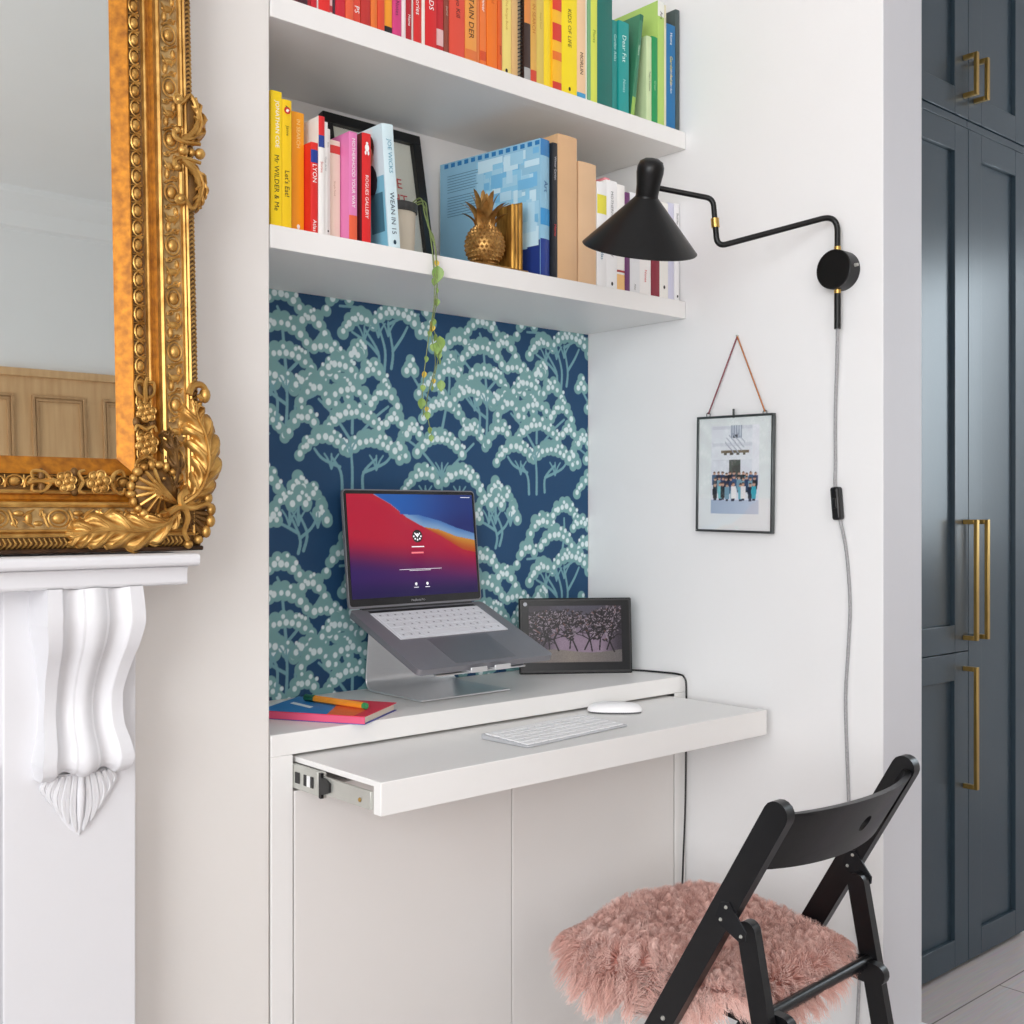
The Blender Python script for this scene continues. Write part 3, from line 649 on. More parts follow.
def slide(x0, x1, sgn):
    o = MB().box(x0, x1, 1.60, 1.92, .7395, .7795).box(x0-sgn*.0, x1, 1.585, 1.60, .738, .780).build('drawer_slide', STEEL, pull, bevel=.001)
    xi = x0 if sgn > 0 else x1
    MB().box(min(xi,xi+sgn*.006)+.0005*sgn, max(xi,xi+sgn*.006)+.0005*sgn, 1.4505, 1.60, .746, .774).build('inner_rail', STEEL, o, bevel=.0006)
    if sgn > 0:
        for ya, yb_ in ((1.655,1.668),(1.632,1.641),(1.612,1.620)): MB().box(x0-.0015, x0-.0002, ya, yb_, .750, .768).build('slide_slot', BLKPL, o)
        MB().box(x0-.0016, x0-.0003, 1.621, 1.631, .750, .768).build('slide_tab', GLOSSW, o)
        MB().prism([(1.590,.739),(1.583,.739),(1.583,.746),(1.572,.748),(1.560,.753),(1.560,.767),(1.572,.772),(1.583,.773),(1.583,.780),(1.590,.780)], 'x', x0-.004, x0+.001).build('slide_catch', BLKPL, o, bevel=.0006)
        MB().lathe([(0,-.0012),(.0032,-.001),(.0036,0)], (x0-.0003,1.478,.757), (1,0,0), 12).build('screw', BRASS, o)
slide(.9915, .9995, 1); slide(1.9555, 1.9605, -1)

# ------------------------------------------------------------------ keyboard, mouse
def zrot(deg, piv): return Matrix.Translation(Vector(piv)) @ Matrix.Rotation(math.radians(deg), 4, 'Z') @ Matrix.Translation(-Vector(piv))
kc = (1.468, 1.540, .7905)
kb = thing('keyboard', 'slim white wireless keyboard on the pull-out shelf', 'keyboard', kc)
Mk = zrot(5.0, kc)
KBW = mat('keyboard_white',(236,236,238),.4,noise=.01); KEYW = mat('key_white',(248,248,249),.45,noise=.01); KALU = mat('keyboard_alu',(206,208,212),.35,metal=.5,noise=.03)
x0, x1, y0, y1 = kc[0]-.1395, kc[0]+.1395, kc[1]-.0575, kc[1]+.0575
m_ = MB(); m_.add([(x0,y0,.7908),(x1,y0,.7908),(x1,y1,.7908),(x0,y1,.7908),(x0,y0,.7945),(x1,y0,.7945),(x1,y1,.8005),(x0,y1,.8005)], [(0,3,2,1),(4,5,6,7),(0,1,5,4),(1,2,6,5),(2,3,7,6),(3,0,4,7)])
m_.xf(Mk).build('case', KALU, kb, bevel=.0012)
rows = [[1]*14,[1]*13+[1.5],[1.5]+[1]*13,[1.75]+[1]*11+[1.75],[2.3]+[1]*10+[2.3],[1,1,1,1.25,5,1.25,1,1,1,1]]
for ri, row in enumerate(rows):
    tot = sum(row); k = .271/tot; x = x0+.004; fy = 1-(ri+.5)/6; yc = y0+.004+.107*fy; zc = .7945+.006*((yc-y0)/.115)
    for w in row:
        m_ = MB().box(x+.0012, x+w*k-.0012, yc-.0074, yc+.0074, zc-.0004, zc+.0016)
        m_.xf(Mk).build('key', KEYW, kb, fixn=False); x += w*k
mc = (1.712, 1.622, .7905)
ms = thing('computer_mouse', 'low white wireless mouse beside the keyboard', 'mouse', mc)
Mm = zrot(47, mc)
def msf(u, v):
    th = u*PI/2; a = v*2*PI
    ex = lambda c: math.copysign(abs(c)**.75, c)
    r = sin(th)**.8
    return (mc[0]+.0285*r*ex(cos(a)), mc[1]+.0565*r*ex(sin(a)), .7935+.0178*cos(th)**.75)
MB().grid(msf, 12, 32).xf(Mm).build('shell', KEYW, ms)
def mbf(u, v):
    a = v*2*PI; ex = lambda c: math.copysign(abs(c)**.75, c); k = (.93, .96, .98)[int(round(u*2))]; z = (.7907, .7907, .7935)[int(round(u*2))]
    k = 0. if u < .01 else k
    return (mc[0]+.0285*k*ex(cos(a)), mc[1]+.0565*k*ex(sin(a)), z)
MB().grid(mbf, 2, 32).xf(Mm).build('base', mat('mouse_base',(90,92,96),.4,noise=.02), ms)

# ------------------------------------------------------------------ laptop stand
st = thing('laptop_stand', 'brushed aluminium laptop stand on the worktop', 'laptop stand', (1.435,1.86,.832))
prof = fillet([(0,1.768,.8355),(0,1.962,.8355),(0,1.945,.976),(0,1.722,.8885)], .03, 8)
m_ = MB(); t = .0035
def sheet(pts, xa, xb, m_):
    n = len(pts); up_, dn = [], []
    for i, p in enumerate(pts):
        tg = (pts[min(i+1, n-1)]-pts[max(i-1, 0)]).normalized(); nn = Vector((0, -tg.z, tg.y))*t*.5
        up_.append(p+nn); dn.append(p-nn)
    loop = up_+dn[::-1]
    m_.prism([(p.y, p.z) for p in loop], 'x', xa, xb, smooth=True)
    return m_
# split caps safely: use quads instead of one n-gon
def sheet2(pts, xa, xb):
    m_ = MB(); n = len(pts); up_, dn = [], []
    for i, p in enumerate(pts):
        tg = (pts[min(i+1, n-1)]-pts[max(i-1, 0)]).normalized(); nn = Vector((0, -tg.z, tg.y))*t*.5
        up_.append(p+nn); dn.append(p-nn)
    vs = []
    for i in range(n):
        for x in (xa, xb):
            vs.append((x, up_[i].y, up_[i].z)); vs.append((x, dn[i].y, dn[i].z))
    fs = []
    for i in range(n-1):
        a = i*4; b_ = a+4
        fs += [(a, a+2, b_+2, b_), (a+1, b_+1, b_+3, a+3), (a, b_, b_+1, a+1), (a+2, a+3, b_+3, b_+2)]
    fs += [(0,1,3,2), ((n-1)*4, (n-1)*4+2, (n-1)*4+3, (n-1)*4+1)]
    m_.add(vs, fs, 0, True); return m_
sheet2(prof, 1.328, 1.556).build('body', ALU, st, bevel=.0012, angle=30)
for xa in (1.385, 1.445):
    MB().box(xa, xa+.04, 1.690, 1.7215, .8935, .8975).box(xa, xa+.04, 1.6865, 1.6905, .8935, .9035).build('front_lip', ALU, st, bevel=.001)

# ------------------------------------------------------------------ laptop
LX, LY, LZ, LR, LT, LL, LW, LD = 1.4354, 1.9215, 1.0048, .0292, .409, .1045, .3502, .2429
lp = thing('laptop', 'open grey laptop with a red and blue screen on the aluminium stand', 'laptop', (LX, LY-.1, .90))
Mz = Matrix.Translation((LX, LY, LZ)) @ Matrix.Rotation(LR, 4, 'Z')
MBs = Mz @ Matrix.Rotation(LT, 4, 'X')             # base frame: x right, -y to the user, z up off the deck
MLd = Mz @ Matrix.Rotation(-LL, 4, 'X')            # lid frame: x, z up along lid, -y towards user
def rrect(w0, w1, h0, h1, r, n=5):
    out = []
    for cx, cy, a0 in ((w1-r, h0+r, -90), (w1-r, h1-r, 0), (w0+r, h1-r, 90), (w0+r, h0+r, 180)):
        for k in range(n+1):
            a = math.radians(a0+90*k/n); out.append((cx+r*cos(a), cy+r*sin(a)))
    return out
m_ = MB().prism(rrect(-LW/2, LW/2, -LD, 0, .010), 'z', -.0125, 0); m_.xf(MBs); base = m_.build('base', SPACE, lp, bevel=.0015)
kx0, kx1, ky0, ky1 = -.132, .138, -.125, -.024
m_ = MB().box(kx0-.004, kx1+.004, -.019, -.010, .0001, .0006); m_.xf(MBs); m_.build('touch_bar', BLKPL, base)
COV = mat('keyboard_cover',(222,224,230),.55,noise=.02)
m_ = MB().box(kx0-.006, kx1+.006, ky0-.004, ky1+.003, .0001, .0016)
KMK = mat('key_legend',(150,152,160),.6,noise=.02)
rowsL = [[1]*13+[1.5],[1.5]+[1]*13,[1.75]+[1]*11+[1.75],[2.3]+[1]*10+[2.3],[1,1,1,1.25,5,1.25,1,1,1]]
for ri, row in enumerate(rowsL):
    k = (kx1-kx0)/sum(row); x = kx0; yc = ky1-(ri+.5)*(ky1-ky0)/5
    for w in row:
        m_.box(x+.001, x+w*k-.001, yc-.0088, yc+.0088, .0016, .0024)
        cx = x+w*k/2
        if w < 4: m_.quad((cx-.0022, yc-.0022, .00245), (cx+.0022, yc-.0022, .00245), (cx+.0022, yc+.0022, .00245), (cx-.0022, yc+.0022, .00245), 1)
        x += w*k
m_.xf(MBs); m_.build('keyboard_cover', [COV, KMK], base)
m_ = MB().box(-.078, .078, -LD+.010, -.136, .00012, .0005); m_.xf(MBs); m_.build('trackpad', mat('trackpad_grey',(122,122,128),.36,metal=.5,noise=.02), base)
m_ = MB().tube([(-LW/2+.03, .002, -.003), (LW/2-.03, .002, -.003)], .0055, 10); m_.xf(Mz); m_.build('hinge', BLKPL, lp)
m_ = MB().prism(rrect(-LW/2, LW/2, .002, LD, .009), 'y', .0, .006); m_.xf(MLd); lid = m_.build('lid', SPACE, lp, bevel=.0008)
m_ = MB().prism(rrect(-LW/2+.0025, LW/2-.0025, .006, LD-.0025, .007), 'y', -.0006, .0004); m_.text('MacBook Pro', (0, -.0008, .0125), (1,0,0), (0,0,1), h=.0046, center=True, m=1); m_.xf(MLd)
bez = m_.build('screen_bezel', [mat('black_bezel',(14,14,18),.15,noise=.02), mat('bezel_print',(170,170,175),.5,noise=.02)], lid)
sx0, sx1, sz0, sz1 = -LW/2+.0085, LW/2-.0085, .021, LD-.0095
def mixc(a, b, t): t = max(0, min(1, t)); return tuple(x*(1-t)+y*t for x, y in zip(a, b))
def lerpc(stops, u):
    for (u0, v0), (u1, v1) in zip(stops, stops[1:]):
        if u <= u1: return v0+(v1-v0)*max(0, (u-u0)/(u1-u0))
    return stops[-1][1]
def sstep(e0, e1, x): t = max(0, min(1, (x-e0)/(e1-e0))); return t*t*(3-2*t)
def screen(u, v):
    hill = lerpc([(0,1.06),(.2,1.0),(.33,.9),(.45,.77),(.6,.66),(.72,.58),(.82,.5),(.9,.44),(1,.41)], u)
    org = hill if u < .58 else lerpc([(.58,.675),(.7,.65),(.85,.575),(1,.535)], u)
    lbl = org if u < .4 else lerpc([(.4,.80),(.55,.79),(.72,.73),(.85,.66),(1,.6)], u)
    sky = mixc((40,110,205), (44,56,130), sstep(.35,.95,u)*.8+sstep(.9,.6,v)*.3)
    lb = mixc((150,190,235), (74,130,210), sstep(0,.13,v-org))
    og = mixc((214,92,40), (236,160,60), sstep(hill, max(org, hill+.01), v))
    red = mixc((216,30,66), (196,24,78), sstep(.2,.8,u)*.5)
    low = mixc(mixc((60,28,110), (104,30,110), u), (40,26,90), sstep(.22,.0,v))
    body = mixc(low, red, sstep(.08+.16*(1-u), .46+.16*(1-u), v))
    body = mixc(body, (230,60,60), sstep(.1,.0,hill-v)*.35)
    if v > lbl+.004: c = sky
    elif v > org: c = lb
    elif v > hill: c = og
    else: c = body
    return lin(c)
NU, NV = 240, 160; cols = [screen(i/NU, j/NV) for i in range(NU+1) for j in range(NV+1)]
m_ = MB().grid(lambda u, v: (sx0+(sx1-sx0)*u, -.0009, sz0+(sz1-sz0)*v), NU, NV); m_.xf(MLd)
dsp = m_.build('display', attr_mat('screen_picture', .12, emit=.62, diffuse=0, spec=.2), bez, cols=cols, fixn=False)
SW = mat('screen_white',(235,235,240),.4,noise=.01,emit=.5); SK = mat('screen_black',(20,20,22),.4,noise=.01); SRD = mat('screen_pink',(240,120,130),.4,noise=.01,emit=.4)
m_ = MB()
def dk(cx, cz, r, m, e, n=24): m_.poly([(cx+r*cos(2*PI*k/n), -.0011-e, cz+r*sin(2*PI*k/n)) for k in range(n)], m)
ux = lambda u: sx0+(sx1-sx0)*u
vz = lambda v: sz0+(sz1-sz0)*v
cx, cz = ux(.523), vz(.585); dk(cx, cz, .0135, 1, 0)
for k in range(5):
    a = PI*(1.05+.9*k/4); dk(cx+.0095*cos(a), cz+.0085*sin(a)+.001, .0022, 0, .0001, 8)
for sx in (-1, 1): m_.quad((cx+sx*.008, -.0013, cz+.006), (cx+sx*.0062, -.0013, cz+.008), (cx-sx*.0015, -.0013, cz-.001), (cx-sx*.0005, -.0013, cz-.003), 0)
dk(cx, cz+.0035, .0028, 0, .0002, 10)
m_.box(cx-.0165, cx+.0165, -.0012, -.0011, vz(.476), vz(.486), 0); m_.box(cx-.018, cx+.014, -.0012, -.0011, vz(.414), vz(.430), 2)
m_.box(cx-.052, cx+.060, -.0012, -.0011, vz(.258), vz(.262), 0); m_.box(cx-.026, cx+.030, -.0012, -.0011, vz(.246), vz(.250), 0)
for q in (-.011, .019): dk(cx+q, vz(.115), .0032, 0, 0, 12); m_.box(cx+q-.006, cx+q+.006, -.0012, -.0011, vz(.079), vz(.085), 0)
m_.box(ux(.9), ux(.98), -.0012, -.0011, vz(.972), vz(.977), 0)
m_.xf(MLd); m_.build('login_symbols', [SW, SK, SRD], bez, fixn=False)

# ------------------------------------------------------------------ digital photo frame
pa = Vector((1.727,1.931,0)); pb = Vector((1.940,1.782,0)); ang = math.atan2(pb.y-pa.y, pb.x-pa.x)
dfw, dfh, lean = .260, .172, math.radians(6)
df = thing('digital_photo_frame', 'black digital photo frame showing a gnarled dark tree beside the laptop', 'photo frame', (1.834,1.857,.832))
Md = Matrix.Translation((pa.x, pa.y, .8325)) @ Matrix.Rotation(ang, 4, 'Z') @ Matrix.Rotation(-lean, 4, 'X')
m_ = MB().box(0, dfw, 0, .014, 0, dfh); m_.xf(Md); bod = m_.build('housing', BLKPL, df, bevel=.003)
m_ = MB().box(.006, dfw-.006, -.0006, .001, .008, dfh-.006); m_.xf(Md); fac = m_.build('front_panel', mat('black_glass',(22,23,26),.2,spec=.25,noise=.02), bod)
m_ = MB(); m_.lathe([(0,.0),(.0035,.0),(.0045,-.0001),(.0,-.0001)], (.014,-.0008,dfh-.014), (0,1,0), 14); m_.xf(Md); m_.build('camera_dot', mat('grey_dot',(170,172,180),.4,noise=.02), bod)
rg = random.Random(11)
PUw, PVh = 220, 146
import array
grid_c = []
segs = []
def grow(x, y, a, ln, w, d):
    if d == 0 or ln < .006: return
    x2, y2 = x+ln*cos(a), y+ln*sin(a)*1.3; segs.append((x, y, x2, y2, w))
    for k in range(rg.choice((2,2,3))): grow(x2, y2, a+rg.uniform(-1.0,1.0), ln*rg.uniform(.62,.85), w*.68, d-1)
for bx, a in ((.52,1.9),(.60,1.2),(.76,1.5),(.32,1.9),(.92,1.9),(.12,1.2),(.44,1.5),(.68,1.7),(.84,1.3),(.22,1.6),(.03,1.2)): grow(bx, .20+rg.uniform(-.03,.05), a, .155, .012, 8)
img = [[None]*(PVh+1) for _ in range(PUw+1)]
for i in range(PUw+1):
    for j in range(PVh+1):
        u, v = i/PUw, j/PVh
        n = rg.uniform(-14, 14); c = mixc((168,144,166), (92,88,104), sstep(.35,.95,v)); c = mixc(c, (62,54,66), sstep(.2,.45,abs(u-.55)))
        if v < .20+.03*sin(u*7): c = mixc((158,146,138), (110,104,106), abs(u-.45)*1.5)
        img[i][j] = [max(0, q+n) for q in c]
for q, (x, y, x2, y2, w) in enumerate(segs):
    L = max(2, int(math.hypot((x2-x)*PUw, (y2-y)*PVh)*1.4)); cc = (30,24,30) if q % 4 or w > .004 else (190,172,186)
    if q % 37 == 5: cc = (140,92,80)
    for k in range(L+1):
        t = k/L; px, py = (x+(x2-x)*t)*PUw, (y+(y2-y)*t)*PVh; r = max(.45, w*PUw*.42)
        for i in range(int(px-r), int(px+r)+1):
            for j in range(int(py-r), int(py+r)+1):
                if 0 <= i <= PUw and 0 <= j <= PVh: img[i][j] = [q_*.4+z_*.6 for q_, z_ in zip(img[i][j], cc)]
cols = [lin(img[i][j]) for i in range(PUw+1) for j in range(PVh+1)]
m_ = MB().grid(lambda u, v: (.022+(dfw-.046)*u, -.0010, .026+(dfh-.044)*v), PUw, PVh); m_.xf(Md)
m_.build('display', attr_mat('frame_picture', .15, emit=.55, diffuse=0, spec=.2), fac, cols=cols, fixn=False)
cab_pts = smooth_path([(1.930,1.800,.842),(1.955,1.800,.836),(1.976,1.775,.8345),(1.987,1.730,.8345),(1.990,1.690,.8345),(1.990,1.671,.828),(1.991,1.6665,.80),(1.990,1.6665,.70),(1.987,1.666,.55),(1.980,1.6665,.42),(1.974,1.6665,.30),(1.972,1.666,.19)], 6)
MB().tube(cab_pts, .0022, 8).build('power_cable', BLKPL, df)

# ------------------------------------------------------------------ notebook and felt pen
nb = thing('notebook', 'notebook with blue, orange and red triangles on its cover, on the worktop', 'notebook', (1.14,1.80,.832))
P4 = [(1.216,1.700),(1.262,1.780),(1.10,1.905),(.975,1.75)]
P4 = [(1.118,1.652),(1.245,1.735),(1.145,1.915),(1.012,1.83)]
P4 = [Vector((p[0], p[1], 0)) for p in P4]
NBC = [mat('cover_blue',(24,122,190),.5,noise=.03), mat('cover_orange',(236,106,50),.5,noise=.03), mat('cover_red',(222,40,72),.5,noise=.03), mat('cover_pink',(226,88,126),.5,noise=.03), mat('cover_white',(232,238,242),.5,noise=.02), mat('cover_indigo',(60,70,160),.5,noise=.03)]
def nbp(s_, t_, z): p = P4[0]*(1-s_)*(1-t_)+P4[1]*s_*(1-t_)+P4[2]*s_*t_+P4[3]*(1-s_)*t_; return (p.x, p.y, z)
def slab(m_, s0, s1, t0, t1, z0, z1, q=0):
    vs = [nbp(s0,t0,z0),nbp(s1,t0,z0),nbp(s1,t1,z0),nbp(s0,t1,z0),nbp(s0,t0,z1),nbp(s1,t0,z1),nbp(s1,t1,z1),nbp(s0,t1,z1)]
    m_.add(vs, [(0,3,2,1),(4,5,6,7),(0,1,5,4),(1,2,6,5),(2,3,7,6),(3,0,4,7)], q)
m_ = MB(); slab(m_, .015, .985, .02, .985, .8335, .8455); m_.build('pages', PAGES, nb)
m_ = MB(); slab(m_, 0, 1, 0, 1, .8323, .8335, 5); slab(m_, 0, 1, 0, 1, .8455, .8468, 2)
slab(m_, 0, .014, 0, 1, .8335, .8455, 3)
zt = .84695
m_.poly([nbp(0,.35,zt), nbp(.55,.45,zt), nbp(1,.75,zt), nbp(1,1,zt), nbp(0,1,zt)], 0)
m_.poly([nbp(0,.35,zt), nbp(0,.1,zt), nbp(.5,.12,zt), nbp(.55,.45,zt)], 1)
m_.poly([nbp(.30,.62,zt+.0002), nbp(.40,.62,zt+.0002), nbp(.62,.90,zt+.0002), nbp(.52,.90,zt+.0002)], 4)
m_.build('cover', NBC, nb, fixn=True)
pa_, pb_ = Vector((1.128,1.862,.8536)), Vector((1.158,1.705,.8536))
pen = thing('felt_pen', 'orange felt pen with green ends lying on the notebook', 'pen', (1.142,1.78,.847))
d = (pb_-pa_)
MB().tube([pa_+d*.16, pb_-d*.05], .0062, 6).build('barrel', mat('pen_orange',(240,152,44),.4,noise=.05), pen)
MB().tube([pa_, pa_+d*.16], .0066, 6).build('cap', mat('pen_green',(24,96,70),.4,noise=.05), pen)
MB().tube([pb_-d*.05, pb_], .0058, 6).build('end_plug', mat('pen_light_green',(50,150,90),.4,noise=.05), pen)

# ------------------------------------------------------------------ wall lamp
lm = thing('wall_lamp', 'black swing-arm wall lamp with conical shade on the right wall', 'lamp', (2.0,1.279,1.57))
dc = Vector((1.9995,1.273,1.678))
MB().lathe([(0,.034),(.037,.034),(.039,.0325),(.039,.0),(0,0)], dc, (-1,0,0), 40).build('wall_plate', BLKMET, lm, angle=30)
MB().lathe([(0,.008),(.003,.007),(.0035,0)], (1.981,1.2342,1.682), (0,-1,0), 12).build('screw', STEEL, lm)
ax_, ay_ = 1.981, 1.273
MB().lathe([(.0068,0),(.0068,.008)], (ax_, ay_, 1.7165), n=14).build('brass_ring', BRASS, lm)
MB().lathe([(.0068,0),(.0068,.007)], (ax_, ay_, 1.632), n=14).build('brass_ring', BRASS, lm)
B1 = Vector((ax_, ay_, 1.788)); B2 = Vector((1.800,1.428,1.7235)); B3 = Vector((1.793,1.433,1.818)); B4 = Vector((1.703,1.503,1.838))
MB().tube(fillet([(ax_, ay_, 1.718), B1, B2, B2+(B3-B2)*.42], .045, 10), .0058, 12).build('arm', BLKMET, lm)
jv = (B3-B2).normalized(); jp = B2+(B3-B2)*.40
MB().lathe([(.0,0),(.0082,.0),(.0082,.018),(.0,.018)], jp, jv, 16).build('brass_joint', BRASS, lm, angle=30)
MB().tube(fillet([B2+(B3-B2)*.55, B3, B4], .014, 6), .0054, 12).build('upper_arm', BLKMET, lm)
MB().tube([(ax_, ay_, 1.634), (ax_, ay_, 1.562)], .0066, 12).build('cable_sleeve', BLKMET, lm)
# shade: tilted cone; view-plane tilt to the right, opening leaning away from the room
fwd = Vector((.661,.750,0)); rgt = Vector((.750,-.661,0)); upv = Vector((0,0,1))
axis = (upv*1.0+rgt*.095-fwd*-.0).normalized()
axis = (Matrix.Rotation(math.radians(23.5), 3, rgt) @ axis).normalized()   # top tips towards the camera side
rc = Vector((1.658,1.505,1.711))
hS = .098
MB().lathe([(.106,.004),(.1105,0),(.112,.002),(.022,hS),(.0215,hS+.004),(.019,hS),(.106,.006)], rc, axis, 56).build('lamp_shade', BLKMET, lm, angle=30)
MB().lathe([(.0205,hS),(.0215,hS+.004),(.0225,hS+.022),(.0258,hS+.045),(.0255,hS+.056),(.0215,hS+.066),(.012,hS+.0715),(.0,hS+.073)], rc, axis, 32).build('shade_cap', BLKMET, lm, angle=60)
MB().lathe([(0,.035),(.018,.04),(.026,.055),(.022,.075),(.014,.095),(.012,.1)], rc, axis, 20).build('bulb', mat('frosted_bulb',(240,238,230),.3,noise=.01), lm)
jt = rc+axis*(hS+.038)
MB().tube([B4+(jt-B4)*.0, jt+(B4-jt)*.3], .0045, 10).build('shade_joint', STEEL, lm)
CORD = mat('grey_braided_cord',(170,170,172),.7,noise=.3,nscale=300)
cp = [(ax_, ay_, 1.565),(1.990,1.280,1.50),(1.9955,1.287,1.40),(1.9955,1.287,1.30),(1.992,1.285,1.248),(1.992,1.274,1.185),(1.9955,1.262,1.12),(1.9955,1.254,1.02),(1.9955,1.258,.93),(1.9955,1.264,.83),(1.9955,1.260,.70),(1.9955,1.255,.60),(1.9955,1.246,.50),(1.9955,1.241,.43),(1.9945,1.232,.32),(1.976,1.228,.16),(1.974,1.228,.02)]
MB().tube(smooth_path(cp, 6), .0034, 8).build('cord', CORD, lm)
sw = Matrix.Translation((1.9895,1.279,1.217)) @ Matrix.Rotation(math.radians(-5), 4, 'X')
m_ = MB().box(-.010, .010, -.0095, .0095, -.033, .033); m_.xf(sw); so = m_.build('inline_switch', BLKPL, lm, bevel=.005, seg=3)
m_ = MB().box(-.013, -.006, -.006, .004, -.010, .010); m_.xf(sw); m_.build('rocker', BLKPL, so, bevel=.002)

# ------------------------------------------------------------------ hanging photo on the right wall
hp = thing('hanging_picture', 'glass picture frame with a wedding group photo hanging on the right wall', 'picture frame', (1.988,1.532,1.155))
Y0, Y1, Z0, Z1 = 1.430, 1.6335, 1.156, 1.408; XP = 1.986
ZINC = mat('dark_zinc',(96,100,100),.35,metal=.8,noise=.15,nscale=40)
Mh = Matrix.Translation((XP,1.526,1.41)) @ Matrix.Rotation(math.radians(.9), 4, 'X') @ Matrix.Translation((-XP,-1.53,-1.41))
m_ = MB(); bw = .005
m_.box(XP-.004, XP+.006, Y0, Y1, Z0, Z0+bw).box(XP-.004, XP+.006, Y0, Y1, Z1-bw, Z1).box(XP-.004, XP+.006, Y0, Y0+bw, Z0+bw, Z1-bw).box(XP-.004, XP+.006, Y1-bw, Y1, Z0+bw, Z1-bw)
m_.xf(Mh); m_.build('frame', ZINC, hp, bevel=.001)
m_ = MB().box(XP, XP+.003, Y0+bw, Y1-bw, Z0+bw, Z1-bw); m_.xf(Mh); m_.build('backing', mat('pale_mount',(232,238,238),.6,noise=.02), hp)
m_ = MB().box(XP-.003, XP-.002, Y0+bw, Y1-bw, Z0+bw, Z1-bw); m_.xf(Mh); m_.build('glass', GLASS, hp)
PUw, PVh = 80, 130; rp = random.Random(21)
ppl = []
for row, (vb, n, sc) in enumerate(((.30,11,.92),(.235,11,1.),(.15,10,1.08))):
    for k in range(n): ppl.append((.04+.92*(k+.5+rp.uniform(-.2,.2))/n, vb+rp.uniform(-.01,.01), sc, rp.choice([(30,38,60),(40,60,100),(110,180,200),(30,30,36),(120,160,180),(60,90,130),(36,44,70)])))
ppl[-5] = (.48,.15,1.1,(244,244,244)); ppl[-3] = (.68,.15,1.1,(240,236,236)); ppl[-1] = (.9,.15,1.1,(60,170,190)); ppl[-9] = (.2,.15,1.1,(120,196,204))
def pcol(u, v):
    c = (226,230,238)
    if v < .16: c = mixc((168,186,208), (196,208,222), u)
    if v > .60 and .02 < u < .98: c = (232,236,242) if int(v*26) % 5 else (216,220,228)
    if .40 < u < .64 and v > .86: c = (150,160,176) if int(u*60) % 3 else (206,212,222)
    if .46 < u < .56 and .86 < v < .90: c = (70,70,76)
    if .2 < u < .8 and .69 < v < .72: c = (120,104,80)
    if .26 < u < .72 and .665 < v < .69 and int(u*30) % 4 < 2: c = (90,80,66)
    if .38 < u < .62 and .40 < v < .61: c = (84,84,76)
    if u > .86 and v > .45: c = (238,240,246)
    if abs((u-.5)*1.2)**2+((v-.8)*2)**2 < .06 and int(u*40+v*60) % 4 == 0: c = (170,176,190)
    for (x, vb, sc, col) in ppl:
        h = .185*sc; y = (v-vb)/h; dx = abs(u-x)
        if 0 <= y < .14 and dx < .03: c = (50,48,56)
        if .12 <= y < .8 and dx < .052*(1-.35*abs(y-.5)): c = col
        if .8 <= y < 1.02 and (dx/.030)**2+((y-.91)/.12)**2 < 1: c = (206,164,140) if y < .93 else (90,64,50)
    return lin(c)
cols = [pcol(i/PUw, j/PVh) for i in range(PUw+1) for j in range(PVh+1)]
m_ = MB().grid(lambda u, v: (XP-.0004, 1.594-.127*u, 1.196+.190*v), PUw, PVh); m_.xf(Mh)
m_.build('photo', attr_mat('photo_print', .4), hp, cols=cols, fixn=False)
COP = mat('copper_wire',(196,128,84),.4,metal=.5,noise=.1); COP2 = mat('dark_copper_wire',(130,62,74),.5,noise=.1)
apex = Vector((1.996,1.5295,1.578)); e1 = Vector((XP,1.600,1.4145)); e2 = Vector((XP,1.450,1.4105))
MB().tube([apex, e1], .0017, 6).build('hanging_cord', COP2, hp); MB().tube([apex, e2], .0017, 6).build('hanging_cord', COP, hp)
MB().tube([(1.9995,1.5295,1.5795),(1.993,1.5295,1.5795)], .002, 8).build('nail', STEEL, hp)
for e in (e1, e2):
    MB().tube([(e.x, e.y+.005*cos(a), e.z-.002+.005*sin(a)) for a in [2*PI*k/14 for k in range(14)]], .0011, 6, closed=True).build('ring', ZINC, hp)
MB().box(XP-.004, XP-.001, 1.527, 1.532, 1.402, 1.4215).build('clasp', ZINC, hp, bevel=.001)

# ------------------------------------------------------------------ fireplace surround
FPW = mat('fireplace_paint', (222,222,225), .42, noise=.01, nscale=6, bump=.03, bscale=150)
fp = thing('fireplace_surround', 'white painted fireplace surround with scrolled corbel under the mantel', 'fireplace', (.09,1.6,0))
XT = .738; xc = .09
m_ = MB(); XLt = 2*xc-XT
prf = [(1.6745,1.1415),(1.506,1.1415),(1.501,1.139),(1.500,1.133),(1.501,1.127),(1.506,1.1245),(1.516,1.1235),(1.519,1.119),(1.520,1.110),(1.519,1.100),(1.524,1.0975),(1.6745,1.0975)]
m_.prism(prf[:6]+[(1.6745,1.1245)], 'x', XLt, XT); m_.prism([(1.6745,1.1245)]+prf[6:], 'x', XLt+.008, XT-.010)
m_.build('mantel_shelf', FPW, fp, bevel=.0025)
def pil(xa, xb):
    MB().box(xa, xb, 1.585, 1.6745, 0, 1.0975).box(xa-.012, xb+.008, 1.572, 1.6745, 0, .16).build('pilaster', FPW, fp, bevel=.002)
pil(.499, .681); pil(2*xc-.681, 2*xc-.499)
MB().box(2*xc-.499, .499, 1.600, 1.6745, .86, 1.0975).build('frieze', FPW, fp, bevel=.002)
MB().box(2*xc-.499, .499, 1.660, 1.6745, .0, .86).build('hearth_back', mat('cast_iron',(40,40,42),.6,noise=.2), fp)
PR = smooth_path([(0,1.519,1.0985),(0,1.514,1.075),(0,1.5125,1.050),(0,1.522,1.020),(0,1.541,.990),(0,1.557,.958),(0,1.562,.930),(0,1.557,.905),(0,1.546,.884),(0,1.541,.864),(0,1.546,.848),(0,1.560,.839)], 6)
